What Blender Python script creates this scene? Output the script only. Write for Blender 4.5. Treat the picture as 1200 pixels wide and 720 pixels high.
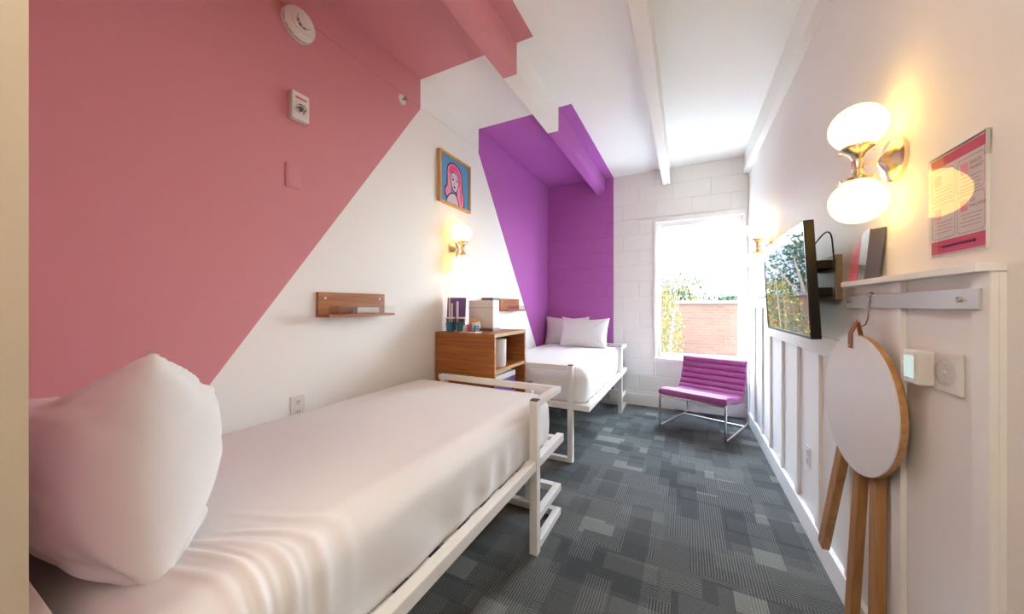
import bpy, bmesh, math, random
from mathutils import Vector, Matrix
random.seed(7)
for o in list(bpy.data.objects): bpy.data.objects.remove(o)
S = bpy.context.scene
COL = S.collection

# ------------------------------------------------------------------ camera
F_PX, U0, V0, CAM_H = 404.0, 600.0, 358.0, 1.30
YAW = math.radians(26.8)
cam = bpy.data.cameras.new('camera'); cam_o = bpy.data.objects.new('camera', cam); COL.objects.link(cam_o)
cam.sensor_width = 36.0; cam.lens = 36.0 * F_PX / 1200.0
cam.shift_y = -2.0 / 1200.0
cam.clip_start = 0.02
cam_o.location = (0, 0, CAM_H); cam_o.rotation_euler = (math.pi / 2, 0, YAW)
S.camera = cam_o

# ------------------------------------------------------------------ world, sun, exposure
W = bpy.data.worlds.new('sky'); S.world = W; W.use_nodes = True
wn = W.node_tree.nodes; wl = W.node_tree.links
bg = wn['Background']
tc = wn.new('ShaderNodeTexCoord'); sep = wn.new('ShaderNodeSeparateXYZ'); wl.new(tc.outputs['Generated'], sep.inputs[0])
rmp = wn.new('ShaderNodeValToRGB'); wl.new(sep.outputs['Z'], rmp.inputs[0])
rmp.color_ramp.elements[0].position = 0.0; rmp.color_ramp.elements[0].color = (0.90, 0.97, 1.0, 1)
rmp.color_ramp.elements[1].position = 0.75; rmp.color_ramp.elements[1].color = (0.58, 0.77, 1.0, 1)
wl.new(rmp.outputs[0], bg.inputs['Color'])
bg.inputs['Strength'].default_value = 7.0
sun = bpy.data.lights.new('sun', 'SUN'); sun_o = bpy.data.objects.new('sun', sun); COL.objects.link(sun_o)
sun.energy = 1.2; sun.angle = math.radians(2); sun.color = (1.0, 0.93, 0.82)
sun_o.rotation_euler = (math.radians(50), 0, math.radians(-22))
sun_o.location = (-3, -3, 9)
vs = S.view_settings
vs.view_transform = 'Standard'; vs.look = 'None'; vs.gamma = 1.0; vs.use_curve_mapping = False
vs.exposure = 2.53
GLOBE = (1.25, 0.74, 0.175)
FILL = 13.0  # strength of the fill lamp added out of view in the hall

# ------------------------------------------------------------------ room numbers (metres)
XL, XR, YB, ZC = -1.81, 0.64, 4.76, 3.02
YF = -2.2                      # hall end behind the camera
XP, YP = -0.672, 0.10          # corner of the bathroom partition
ZBEAM = 2.815
PX = -0.873                    # paint edge on ceiling and back wall
PINK_Y, PURP_Y, SLOPE = 2.03, 2.854, 1.41

# ------------------------------------------------------------------ materials
def new_mat(name):
    m = bpy.data.materials.new(name); m.use_nodes = True
    return m, m.node_tree.nodes, m.node_tree.links, m.node_tree.nodes['Principled BSDF']

def bump(nodes, links, bsdf, scale, strength, dist=0.01, detail=3.0, coord='Object'):
    t = nodes.new('ShaderNodeTexCoord'); n = nodes.new('ShaderNodeTexNoise'); b = nodes.new('ShaderNodeBump')
    n.inputs['Scale'].default_value = scale; n.inputs['Detail'].default_value = detail
    b.inputs['Strength'].default_value = strength; b.inputs['Distance'].default_value = dist
    links.new(t.outputs[coord], n.inputs['Vector']); links.new(n.outputs[0], b.inputs['Height']); links.new(b.outputs[0], bsdf.inputs['Normal'])
    return n

def plain(name, col, rough=0.5, metal=0.0, bscale=0, bstr=0.1, var=0.0, vscale=8.0, coat=0.0, spec=0.5):
    m, n, l, b = new_mat(name)
    b.inputs['Base Color'].default_value = (*col, 1); b.inputs['Roughness'].default_value = rough; b.inputs['Metallic'].default_value = metal
    b.inputs['Coat Weight'].default_value = coat; b.inputs['Specular IOR Level'].default_value = spec
    if bscale: bump(n, l, b, bscale, bstr)
    if var:
        t = n.new('ShaderNodeTexCoord'); nz = n.new('ShaderNodeTexNoise'); nz.inputs['Scale'].default_value = vscale; nz.inputs['Detail'].default_value = 4
        l.new(t.outputs['Object'], nz.inputs['Vector'])
        mx = n.new('ShaderNodeMix'); mx.data_type = 'RGBA'
        mx.inputs[6].default_value = (*[c * (1 - var) for c in col], 1); mx.inputs[7].default_value = (*[min(1, c * (1 + var)) for c in col], 1)
        l.new(nz.outputs[0], mx.inputs[0]); l.new(mx.outputs[2], b.inputs['Base Color'])
    return m

def mth(n, l, op, a, b=None, c=None):
    x = n.new('ShaderNodeMath'); x.operation = op
    for i, v in enumerate((a, b, c)):
        if v is None: continue
        if isinstance(v, (int, float)): x.inputs[i].default_value = v
        else: l.new(v, x.inputs[i])
    return x.outputs[0]

def paint(name, white, rough, bscale, bstr, bdist):
    """Wall paint: white with the pink and purple fields masked by world position (where the painters taped it)."""
    m, n, l, b = new_mat(name)
    g = n.new('ShaderNodeNewGeometry'); sx = n.new('ShaderNodeSeparateXYZ'); l.new(g.outputs['Position'], sx.inputs[0])
    X, Y, Z = sx.outputs
    inx = mth(n, l, 'LESS_THAN', X, PX)
    pk = mth(n, l, 'LESS_THAN', Y, PINK_Y)
    zl = mth(n, l, 'ADD', mth(n, l, 'MULTIPLY', mth(n, l, 'SUBTRACT', Y, PINK_Y), SLOPE), ZBEAM - 0.02)
    pk = mth(n, l, 'MULTIPLY', mth(n, l, 'MULTIPLY', pk, mth(n, l, 'GREATER_THAN', Z, zl)), inx)
    pu = mth(n, l, 'GREATER_THAN', Y, PURP_Y)
    zl2 = mth(n, l, 'ADD', mth(n, l, 'MULTIPLY', mth(n, l, 'SUBTRACT', PURP_Y, Y), SLOPE), ZBEAM - 0.02)
    above = mth(n, l, 'MAXIMUM', mth(n, l, 'GREATER_THAN', Z, zl2), mth(n, l, 'GREATER_THAN', Y, YB - 0.06))
    pu = mth(n, l, 'MULTIPLY', mth(n, l, 'MULTIPLY', pu, above), inx)
    m1 = n.new('ShaderNodeMix'); m1.data_type = 'RGBA'; l.new(pk, m1.inputs[0]); m1.inputs[6].default_value = (*white, 1); m1.inputs[7].default_value = (*PINK, 1)
    m2 = n.new('ShaderNodeMix'); m2.data_type = 'RGBA'; l.new(pu, m2.inputs[0]); l.new(m1.outputs[2], m2.inputs[6]); m2.inputs[7].default_value = (*PURPLE, 1)
    l.new(m2.outputs[2], b.inputs['Base Color']); b.inputs['Roughness'].default_value = rough; b.inputs['Specular IOR Level'].default_value = 0.25
    bump(n, l, b, bscale, bstr, bdist)
    return m

PINK = (0.66, 0.27, 0.30)
PURPLE = (0.46, 0.13, 0.45)
WHITE = (0.89, 0.88, 0.855)
M = {}
M['paint'] = paint('wall_paint', WHITE, 0.5, 60, 0.06, 0.004)
M['block'] = paint('block_paint', (0.86, 0.85, 0.825), 0.5, 90, 0.25, 0.004)
M['pink'] = plain('pink_paint', PINK, 0.5, bscale=60, bstr=0.05)
M['wall_white'] = plain('warm_white_paint', (0.88, 0.855, 0.82), 0.6, bscale=60, bstr=0.05, spec=0.2)
M['trim'] = plain('white_trim_paint', (0.88, 0.865, 0.84), 0.5, bscale=40, bstr=0.03, spec=0.3)
M['beige'] = plain('beige_paint', (0.52, 0.43, 0.32), 0.5, bscale=50, bstr=0.05)
M['metal_white'] = plain('white_powder_coat', (0.80, 0.77, 0.735), 0.38, bscale=200, bstr=0.03)
M['cap'] = plain('dark_plastic_cap', (0.06, 0.05, 0.045), 0.45)
M['chrome'] = plain('brushed_chrome', (0.72, 0.71, 0.69), 0.18, 1.0)
M['steel'] = plain('brushed_aluminium', (0.60, 0.62, 0.58), 0.5, 0.6, bscale=150, bstr=0.03)
M['brass'] = plain('polished_nickel_brass', (0.74, 0.64, 0.49), 0.26, 1.0)
M['hook'] = plain('blackened_wire', (0.16, 0.14, 0.13), 0.35, 0.9)
M['leather'] = plain('brown_leather', (0.30, 0.10, 0.035), 0.55, bscale=120, bstr=0.2)
M['white_lam'] = plain('white_laminate', (0.80, 0.77, 0.77), 0.35)
M['plastic'] = plain('white_plastic', (0.78, 0.75, 0.71), 0.4)
M['dark_plastic'] = plain('black_plastic', (0.010, 0.008, 0.007), 0.4, spec=0.3)
M['bracket'] = plain('bracket_taupe_paint', (0.20, 0.15, 0.11), 0.5)
M['grey_plastic'] = plain('grey_plastic', (0.22, 0.20, 0.19), 0.45)
M['upholstery'] = plain('magenta_upholstery', (0.30, 0.055, 0.20), 0.6, bscale=350, bstr=0.15, var=0.12, vscale=30)
M['fridge'] = plain('purple_fridge_door', (0.24, 0.12, 0.48), 0.3)
M['paper_pink'] = plain('pink_card', (0.70, 0.16, 0.20), 0.5, var=0.15, vscale=60)
M['paper_white'] = plain('white_paper', (0.80, 0.76, 0.76), 0.6)
M['paper_grey'] = plain('grey_leaflet', (0.22, 0.20, 0.19), 0.45, var=0.5, vscale=70)
M['paper_dark'] = plain('dark_grey_leaflet', (0.10, 0.10, 0.11), 0.4)
M['purple_gloss'] = plain('glossy_purple_print', (0.17, 0.065, 0.28), 0.15, var=0.3, vscale=9)
M['teal'] = plain('teal_sleeve', (0.025, 0.15, 0.22), 0.45)
M['orange'] = plain('orange_wrapper', (0.75, 0.30, 0.08), 0.5, var=0.4, vscale=40)
M['ink'] = plain('dark_print', (0.22, 0.15, 0.19), 0.6)
M['ink_soft'] = plain('soft_mauve_print', (0.45, 0.33, 0.36), 0.6)
M['ink_blue'] = plain('violet_print', (0.25, 0.17, 0.45), 0.6)
M['rail_red'] = plain('red_print', (0.70, 0.09, 0.16), 0.5)
M['rail_orange'] = plain('orange_print', (0.85, 0.20, 0.06), 0.5)
M['art_blue'] = plain('flat_blue_print', (0.10, 0.30, 0.56), 0.5)
M['art_pink'] = plain('flat_hot_pink_print', (0.83, 0.07, 0.20), 0.5)
M['art_light'] = plain('flat_light_pink_print', (0.85, 0.28, 0.42), 0.5)
M['art_skin'] = plain('flat_pale_print', (0.72, 0.60, 0.68), 0.5)
M['art_line'] = plain('flat_plum_line', (0.07, 0.01, 0.08), 0.5)
M['linen'] = None

def linen(name, col):
    m, n, l, b = new_mat(name)
    b.inputs['Base Color'].default_value = (*col, 1); b.inputs['Roughness'].default_value = 0.75
    b.inputs['Sheen Weight'].default_value = 0.15
    t = n.new('ShaderNodeTexCoord'); nz = n.new('ShaderNodeTexNoise'); nz.inputs['Scale'].default_value = 5; nz.inputs['Detail'].default_value = 4
    w = n.new('ShaderNodeTexNoise'); w.inputs['Scale'].default_value = 500
    l.new(t.outputs['Object'], nz.inputs['Vector']); l.new(t.outputs['Object'], w.inputs['Vector'])
    b1 = n.new('ShaderNodeBump'); b1.inputs['Strength'].default_value = 0.10; b1.inputs['Distance'].default_value = 0.03; l.new(nz.outputs[0], b1.inputs['Height'])
    b2 = n.new('ShaderNodeBump'); b2.inputs['Strength'].default_value = 0.06; b2.inputs['Distance'].default_value = 0.002; l.new(w.outputs[0], b2.inputs['Height'])
    l.new(b1.outputs[0], b2.inputs['Normal']); l.new(b2.outputs[0], b.inputs['Normal'])
    return m
M['linen'] = linen('white_linen', (0.80, 0.78, 0.78))

def wood(name, c0, c1, axis='X', scale=1.0, rough=0.45):
    m, n, l, b = new_mat(name)
    t = n.new('ShaderNodeTexCoord'); mp = n.new('ShaderNodeMapping')
    st = {'X': (1.2, 22, 22), 'Y': (22, 1.2, 22), 'Z': (22, 22, 1.2)}[axis]
    mp.inputs['Scale'].default_value = [s * scale for s in st]
    nz = n.new('ShaderNodeTexNoise'); nz.inputs['Scale'].default_value = 2.0; nz.inputs['Detail'].default_value = 6; nz.inputs['Distortion'].default_value = 0.6
    l.new(t.outputs['Object'], mp.inputs[0]); l.new(mp.outputs[0], nz.inputs['Vector'])
    r = n.new('ShaderNodeValToRGB'); r.color_ramp.elements[0].position = 0.32; r.color_ramp.elements[1].position = 0.70
    r.color_ramp.elements[0].color = (*c0, 1); r.color_ramp.elements[1].color = (*c1, 1)
    l.new(nz.outputs[0], r.inputs[0]); l.new(r.outputs[0], b.inputs['Base Color']); b.inputs['Roughness'].default_value = rough
    bp = n.new('ShaderNodeBump'); bp.inputs['Strength'].default_value = 0.08; bp.inputs['Distance'].default_value = 0.002
    l.new(nz.outputs[0], bp.inputs['Height']); l.new(bp.outputs[0], b.inputs['Normal'])
    return m
M['wood_cab'] = wood('teak_veneer', (0.25, 0.068, 0.010), (0.44, 0.15, 0.028), 'X')
M['wood_shelf'] = wood('teak_shelf', (0.27, 0.075, 0.010), (0.46, 0.16, 0.030), 'Y')
M['wood_leg'] = wood('oak_leg', (0.34, 0.15, 0.045), (0.52, 0.27, 0.10), 'Z')
M['wood_edge'] = wood('plywood_edge', (0.40, 0.20, 0.07), (0.58, 0.33, 0.14), 'Y')
M['wood_frame'] = wood('pine_frame', (0.50, 0.26, 0.08), (0.66, 0.40, 0.16), 'Z')

def carpet():
    m, n, l, b = new_mat('grey_patchwork_carpet')
    g = n.new('ShaderNodeNewGeometry')
    def brick(w, h, off, rot, tint):
        mp = n.new('ShaderNodeMapping'); mp.inputs['Location'].default_value = (off[0], off[1], 0); mp.inputs['Rotation'].default_value = (0, 0, rot)
        l.new(g.outputs['Position'], mp.inputs[0])
        bt = n.new('ShaderNodeTexBrick'); l.new(mp.outputs[0], bt.inputs['Vector'])
        bt.inputs['Scale'].default_value = 1.0; bt.inputs['Mortar Size'].default_value = 0.0; bt.inputs['Bias'].default_value = tint
        bt.inputs['Brick Width'].default_value = w; bt.inputs['Row Height'].default_value = h
        bt.inputs['Color1'].default_value = (0, 0, 0, 1); bt.inputs['Color2'].default_value = (1, 1, 1, 1)
        bt.offset = 0.37; bt.squash = 1.0
        return bt.outputs['Color']
    sx = n.new('ShaderNodeSeparateXYZ'); l.new(g.outputs['Position'], sx.inputs[0])
    X, Y, Z = sx.outputs
    a = brick(0.25, 0.125, (0.03, 0.02), 0, -0.2)
    c = brick(0.21, 0.125, (0.4, 0.31), math.pi / 2, 0.0)
    d = brick(0.5, 0.25, (0.11, 0.17), 0, 0.0)
    e = brick(0.17, 0.25, (0.77, 0.6), 0, 0.0)
    rec = lambda v: n.new('ShaderNodeRGBToBW')
    def bw(v):
        x = n.new('ShaderNodeRGBToBW'); l.new(v, x.inputs[0]); return x.outputs[0]
    a, c, d, e = bw(a), bw(c), bw(d), bw(e)
    wob = n.new('ShaderNodeTexNoise'); wob.inputs['Scale'].default_value = 60; l.new(g.outputs['Position'], wob.inputs['Vector'])
    xs = mth(n, l, 'ADD', X, mth(n, l, 'MULTIPLY', wob.outputs[0], 0.004))
    ys = mth(n, l, 'ADD', Y, mth(n, l, 'MULTIPLY', wob.outputs[0], 0.004))
    s1 = mth(n, l, 'SINE', mth(n, l, 'MULTIPLY', xs, 2 * math.pi / 0.0125))
    s2 = mth(n, l, 'SINE', mth(n, l, 'MULTIPLY', ys, 2 * math.pi / 0.0125))
    s1 = mth(n, l, 'MULTIPLY', mth(n, l, 'POWER', mth(n, l, 'ADD', mth(n, l, 'MULTIPLY', s1, 0.5), 0.5), 2.2), 1.0)
    s2 = mth(n, l, 'MULTIPLY', mth(n, l, 'POWER', mth(n, l, 'ADD', mth(n, l, 'MULTIPLY', s2, 0.5), 0.5), 2.2), 1.0)
    strw = mth(n, l, 'GREATER_THAN', c, 0.35)
    dirw = mth(n, l, 'GREATER_THAN', e, 0.72)
    stripe = mth(n, l, 'ADD', mth(n, l, 'MULTIPLY', s1, mth(n, l, 'SUBTRACT', 1.0, dirw)), mth(n, l, 'MULTIPLY', s2, dirw))
    stripe = mth(n, l, 'MULTIPLY', stripe, mth(n, l, 'ADD', mth(n, l, 'MULTIPLY', strw, 0.75), 0.12))
    tone = mth(n, l, 'ADD', mth(n, l, 'MULTIPLY', a, 0.16), mth(n, l, 'MULTIPLY', d, 0.20))
    patch = mth(n, l, 'MULTIPLY', mth(n, l, 'GREATER_THAN', mth(n, l, 'MULTIPLY', a, c), 0.52), 0.26)
    pile = n.new('ShaderNodeTexNoise'); pile.inputs['Scale'].default_value = 260; pile.inputs['Detail'].default_value = 3; l.new(g.outputs['Position'], pile.inputs['Vector'])
    v = mth(n, l, 'ADD', mth(n, l, 'ADD', tone, patch), mth(n, l, 'MULTIPLY', stripe, 0.42))
    v = mth(n, l, 'ADD', v, mth(n, l, 'MULTIPLY', mth(n, l, 'SUBTRACT', pile.outputs[0], 0.5), 0.9))
    r = n.new('ShaderNodeValToRGB'); l.new(v, r.inputs[0])
    r.color_ramp.elements[0].position = 0.0; r.color_ramp.elements[0].color = (0.042, 0.044, 0.046, 1)
    r.color_ramp.elements[1].position = 1.0; r.color_ramp.elements[1].color = (0.33, 0.33, 0.305, 1)
    l.new(r.outputs[0], b.inputs['Base Color']); b.inputs['Roughness'].default_value = 0.95; b.inputs['Specular IOR Level'].default_value = 0.15
    bp = n.new('ShaderNodeBump'); bp.inputs['Strength'].default_value = 0.5; bp.inputs['Distance'].default_value = 0.004
    l.new(mth(n, l, 'ADD', pile.outputs[0], stripe), bp.inputs['Height']); l.new(bp.outputs[0], b.inputs['Normal'])
    return m
M['carpet'] = carpet()

def glow(name, col):
    m, n, l, b = new_mat(name); n.remove(b)
    e = n.new('ShaderNodeEmission'); e.inputs[0].default_value = (*[c / max(col) for c in col], 1); e.inputs[1].default_value = max(col)
    l.new(e.outputs[0], n['Material Output'].inputs[0]); return m
M['globe'] = glow('lit_opal_glass', GLOBE)
M['fill_lamp'] = glow('added_fill_glow', (FILL, FILL * 0.90, FILL * 0.76))
M['screen_glow'] = glow('lit_lcd', (0.11, 0.135, 0.125))

def glass(name, tint=(1, 1, 1), rough=0.0, ior=1.45, base=0.0):
    m, n, l, b = new_mat(name); n.remove(b)
    tr = n.new('ShaderNodeBsdfTransparent'); tr.inputs[0].default_value = (*tint, 1)
    gl = n.new('ShaderNodeBsdfGlossy'); gl.inputs['Roughness'].default_value = rough
    g = n.new('ShaderNodeNewGeometry'); dt = n.new('ShaderNodeVectorMath'); dt.operation = 'DOT_PRODUCT'
    l.new(g.outputs['Normal'], dt.inputs[0]); l.new(g.outputs['Incoming'], dt.inputs[1])
    cs = mth(n, l, 'ABSOLUTE', dt.outputs['Value'])
    r0 = ((ior - 1) / (ior + 1)) ** 2
    fac = mth(n, l, 'ADD', mth(n, l, 'MULTIPLY', mth(n, l, 'POWER', mth(n, l, 'SUBTRACT', 1.0, cs), 5.0), 1 - r0), r0 + base)
    mx = n.new('ShaderNodeMixShader')
    l.new(fac, mx.inputs[0]); l.new(tr.outputs[0], mx.inputs[1]); l.new(gl.outputs[0], mx.inputs[2]); l.new(mx.outputs[0], n['Material Output'].inputs[0])
    return m
M['pane'] = glass('window_glass', (0.97, 0.985, 0.98))
M['acrylic'] = glass('clear_acrylic', (0.93, 0.93, 0.92), 0.02, 1.5)
M['poster_pane'] = glass('poster_acrylic', (0.96, 0.96, 0.95), 0.0, 1.5, base=0.03)
m_, n_, l_, b_ = new_mat('tv_screen'); b_.inputs['Base Color'].default_value = (0.004, 0.004, 0.005, 1); b_.inputs['Roughness'].default_value = 0.02; b_.inputs['Specular IOR Level'].default_value = 0.6
M['tv'] = m_

def brickmat():
    m, n, l, b = new_mat('brick_masonry')
    t = n.new('ShaderNodeTexCoord'); mp = n.new('ShaderNodeMapping'); mp.inputs['Rotation'].default_value = (math.pi / 2, 0, 0)
    l.new(t.outputs['Object'], mp.inputs[0])
    bt = n.new('ShaderNodeTexBrick'); l.new(mp.outputs[0], bt.inputs['Vector'])
    bt.inputs['Scale'].default_value = 1; bt.inputs['Brick Width'].default_value = 0.2; bt.inputs['Row Height'].default_value = 0.067; bt.inputs['Mortar Size'].default_value = 0.006
    bt.inputs['Color1'].default_value = (0.055, 0.030, 0.022, 1); bt.inputs['Color2'].default_value = (0.046, 0.024, 0.018, 1); bt.inputs['Mortar'].default_value = (0.055, 0.040, 0.032, 1)
    l.new(bt.outputs['Color'], b.inputs['Base Color']); b.inputs['Roughness'].default_value = 0.9; b.inputs['Specular IOR Level'].default_value = 0.05
    return m
M['brick'] = brickmat()
M['coping'] = plain('stone_coping', (0.05, 0.043, 0.04), 0.8, var=0.2, spec=0.05)
M['asphalt'] = plain('outdoor_paving', (0.50, 0.49, 0.45), 0.9, var=0.2, spec=0.05)
M['siding'] = plain('grey_siding', (0.16, 0.17, 0.19), 0.7, var=0.2, spec=0.05)
M['roof'] = plain('grey_shingles', (0.10, 0.10, 0.11), 0.8, var=0.3, spec=0.05)
M['leaf_y'] = plain('yellow_leaves', (0.13, 0.10, 0.025), 0.6, var=0.3, spec=0.05)
M['leaf_o'] = plain('ochre_leaves', (0.09, 0.05, 0.012), 0.6, var=0.3, spec=0.05)
M['leaf_g'] = plain('green_leaves', (0.035, 0.05, 0.025), 0.6, var=0.4, spec=0.05)
M['leaf_d'] = plain('dark_green_leaves', (0.022, 0.032, 0.022), 0.6, var=0.4, spec=0.05)
M['bark'] = plain('bark', (0.10, 0.075, 0.055), 0.9, bscale=20, bstr=0.5)

# ------------------------------------------------------------------ mesh helpers
def bm_box(bm, x0, x1, y0, y1, z0, z1):
    vs_ = [bm.verts.new(p) for p in ((x0, y0, z0), (x1, y0, z0), (x1, y1, z0), (x0, y1, z0), (x0, y0, z1), (x1, y0, z1), (x1, y1, z1), (x0, y1, z1))]
    for f in ((0, 3, 2, 1), (4, 5, 6, 7), (0, 1, 5, 4), (1, 2, 6, 5), (2, 3, 7, 6), (3, 0, 4, 7)): bm.faces.new([vs_[i] for i in f])
    return vs_

def bevel(bm, w, seg=2):
    bmesh.ops.bevel(bm, geom=list(bm.edges), offset=w, segments=seg, affect='EDGES', profile=0.6)

def link(name, bm, mat, parent=None, smooth=False, mats=None):
    me = bpy.data.meshes.new(name)
    bmesh.ops.recalc_face_normals(bm, faces=list(bm.faces))
    bm.to_mesh(me); bm.free()
    for mt in (mats or [mat]): me.materials.append(mt)
    if smooth:
        for p in me.polygons: p.use_smooth = True
    o = bpy.data.objects.new(name, me); COL.objects.link(o)
    if parent is not None: o.parent = parent
    return o

def box(name, x0, x1, y0, y1, z0, z1, mat, parent=None, bev=0.0, seg=2):
    bm = bmesh.new(); bm_box(bm, min(x0, x1), max(x0, x1), min(y0, y1), max(y0, y1), min(z0, z1), max(z0, z1))
    if bev: bevel(bm, bev, seg)
    return link(name, bm, mat, parent)

def bm_lathe(bm, prof, seg=32, mtx=None):
    mtx = mtx or Matrix.Identity(4)
    rings = []
    for r, z in prof:
        if r < 1e-6: rings.append([bm.verts.new(mtx @ Vector((0, 0, z)))])
        else: rings.append([bm.verts.new(mtx @ Vector((r * math.cos(2 * math.pi * i / seg), r * math.sin(2 * math.pi * i / seg), z))) for i in range(seg)])
    for A, B in zip(rings, rings[1:]):
        for i in range(seg):
            j = (i + 1) % seg
            if len(A) == 1 and len(B) == 1: continue
            if len(A) == 1: bm.faces.new((A[0], B[i], B[j]))
            elif len(B) == 1: bm.faces.new((A[i], B[0], A[j]))
            else: bm.faces.new((A[i], B[i], B[j], A[j]))

def lathe(name, prof, mat, parent=None, seg=32, mtx=None, smooth=True):
    bm = bmesh.new(); bm_lathe(bm, prof, seg, mtx); o = link(name, bm, mat, parent, smooth)
    if smooth: sharp(o)
    return o

def sharp(o, ang=35):
    me = o.data
    bm = bmesh.new(); bm.from_mesh(me)
    for e in bm.edges:
        if len(e.link_faces) == 2 and e.calc_face_angle(0) > math.radians(ang): e.smooth = False
    bm.to_mesh(me); bm.free()

def bm_tube(bm, pts, r, seg=12, caps=True):
    pts = [Vector(p) for p in pts]; rings = []; ref = None
    for i, p in enumerate(pts):
        d = (pts[min(i + 1, len(pts) - 1)] - pts[max(i - 1, 0)]).normalized()
        if ref is None:
            ref = d.orthogonal().normalized()
        ref = (ref - d * ref.dot(d)).normalized(); b = d.cross(ref)
        rr = r[i] if isinstance(r, (list, tuple)) else r
        rings.append([bm.verts.new(p + (ref * math.cos(2 * math.pi * k / seg) + b * math.sin(2 * math.pi * k / seg)) * rr) for k in range(seg)])
    for A, B in zip(rings, rings[1:]):
        for k in range(seg): bm.faces.new((A[k], A[(k + 1) % seg], B[(k + 1) % seg], B[k]))
    if caps:
        bm.faces.new(rings[0]); bm.faces.new(rings[-1])

def tube(name, pts, r, mat, parent=None, seg=12):
    bm = bmesh.new(); bm_tube(bm, pts, r, seg); o = link(name, bm, mat, parent, True); sharp(o); return o

def obar(name, p, q, w, d, mat, parent=None, side=(0, 0, 1), bev=0.003, taper=1.0):
    """square-section bar from p to q; w across `side`, d across the other way"""
    p, q = Vector(p), Vector(q); ax = (q - p).normalized(); s = Vector(side); s = (s - ax * s.dot(ax)).normalized(); t = ax.cross(s)
    bm = bmesh.new(); vs_ = []
    for c, k in ((p, 1.0), (q, taper)):
        for a, b in ((-1, -1), (1, -1), (1, 1), (-1, 1)): vs_.append(bm.verts.new(c + s * (a * w * k / 2) + t * (b * d * k / 2)))
    for f in ((0, 3, 2, 1), (4, 5, 6, 7), (0, 1, 5, 4), (1, 2, 6, 5), (2, 3, 7, 6), (3, 0, 4, 7)): bm.faces.new([vs_[i] for i in f])
    if bev: bevel(bm, bev)
    return link(name, bm, mat, parent)

def arc(p0, p1, p2, r, k=5):
    """points of a filleted corner at p1"""
    p0, p1, p2 = Vector(p0), Vector(p1), Vector(p2)
    a = p1 + (p0 - p1).normalized() * r; b = p1 + (p2 - p1).normalized() * r
    return [a * (1 - t) ** 2 + p1 * 2 * t * (1 - t) + b * t * t for t in [i / k for i in range(k + 1)]]

def tag(o, label=None, cat=None, group=None, kind=None):
    if label: o['label'] = label
    if cat: o['category'] = cat
    if group: o['group'] = group
    if kind: o['kind'] = kind
    return o

def thing(name, loc, label, cat, group=None, rz=0.0):
    e = bpy.data.objects.new(name, None); COL.objects.link(e); e.location = loc; e.rotation_euler = (0, 0, rz); e.empty_display_size = 0.05
    return tag(e, label, cat, group)

def copy_tree(o, parent=None):
    c = o.copy(); COL.objects.link(c); c.parent = parent
    for ch in list(o.children): copy_tree(ch, c)
    return c

# ------------------------------------------------------------------ setting: floor
floor = box('floor', XL - 0.1, XR + 0.1, YF - 0.1, YB + 0.1, -0.12, -0.007, M['cap'])
tag(floor, 'grey patchwork carpet tile floor of the narrow room', None, None, 'structure')
tile_cache = {}
TS = 0.5
ix0 = math.floor((XL - 0.02) / TS); iy0 = math.floor(YF / TS)
for i in range(ix0, math.ceil(XR / TS)):
    for j in range(iy0, math.ceil(YB / TS)):
        x0, x1 = max(i * TS, XL), min((i + 1) * TS, XR); y0, y1 = max(j * TS, YF), min((j + 1) * TS, YB)
        if x1 - x0 < 0.02 or y1 - y0 < 0.02: continue
        if x1 < XP - 0.05 and y1 <= YP: continue
        k = (round(x1 - x0, 3), round(y1 - y0, 3))
        if k not in tile_cache:
            bm = bmesh.new(); bm_box(bm, 0.0004, k[0] - 0.0004, 0.0004, k[1] - 0.0004, -0.007, 0)
            o = link('carpet_tile', bm, M['carpet']); tile_cache[k] = o.data
        else:
            o = bpy.data.objects.new('carpet_tile', tile_cache[k]); COL.objects.link(o)
        o.parent = floor; o.location = (x0, y0, 0)

# ------------------------------------------------------------------ setting: walls
wall_left = tag(box('wall_left', XL - 0.15, XL, YF, YB + 0.2, -0.1, ZC + 0.1, M['paint']), 'long left wall painted with pink and purple diagonal fields', None, None, 'structure')
box('beam_face', XL, XL + 0.0035, YP, YB, ZBEAM, ZC, M['paint'], wall_left)
wall_right = tag(box('wall_right', XR, XR + 0.15, YF, YB + 0.2, -0.1, ZC + 0.1, M['wall_white']), 'long white right wall with batten wainscot', None, None, 'structure')
wall_head = tag(box('wall_head', XL, XP + 0.0, YP - 0.10, YP, 0, ZC, M['pink']), 'pink wall at the head of the near bed', None, None, 'structure')
wall_part = tag(box('wall_partition', XP - 0.001, XP + 0.012, YF, YP + 0.001, 0, ZC, M['beige']), 'beige end of the partition at the left edge', None, None, 'structure')
wall_front = tag(box('wall_front', XL, XR, YF - 0.1, YF, -0.1, ZC, M['wall_white']), 'white wall closing the entry hall behind the viewer', None, None, 'structure')

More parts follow.
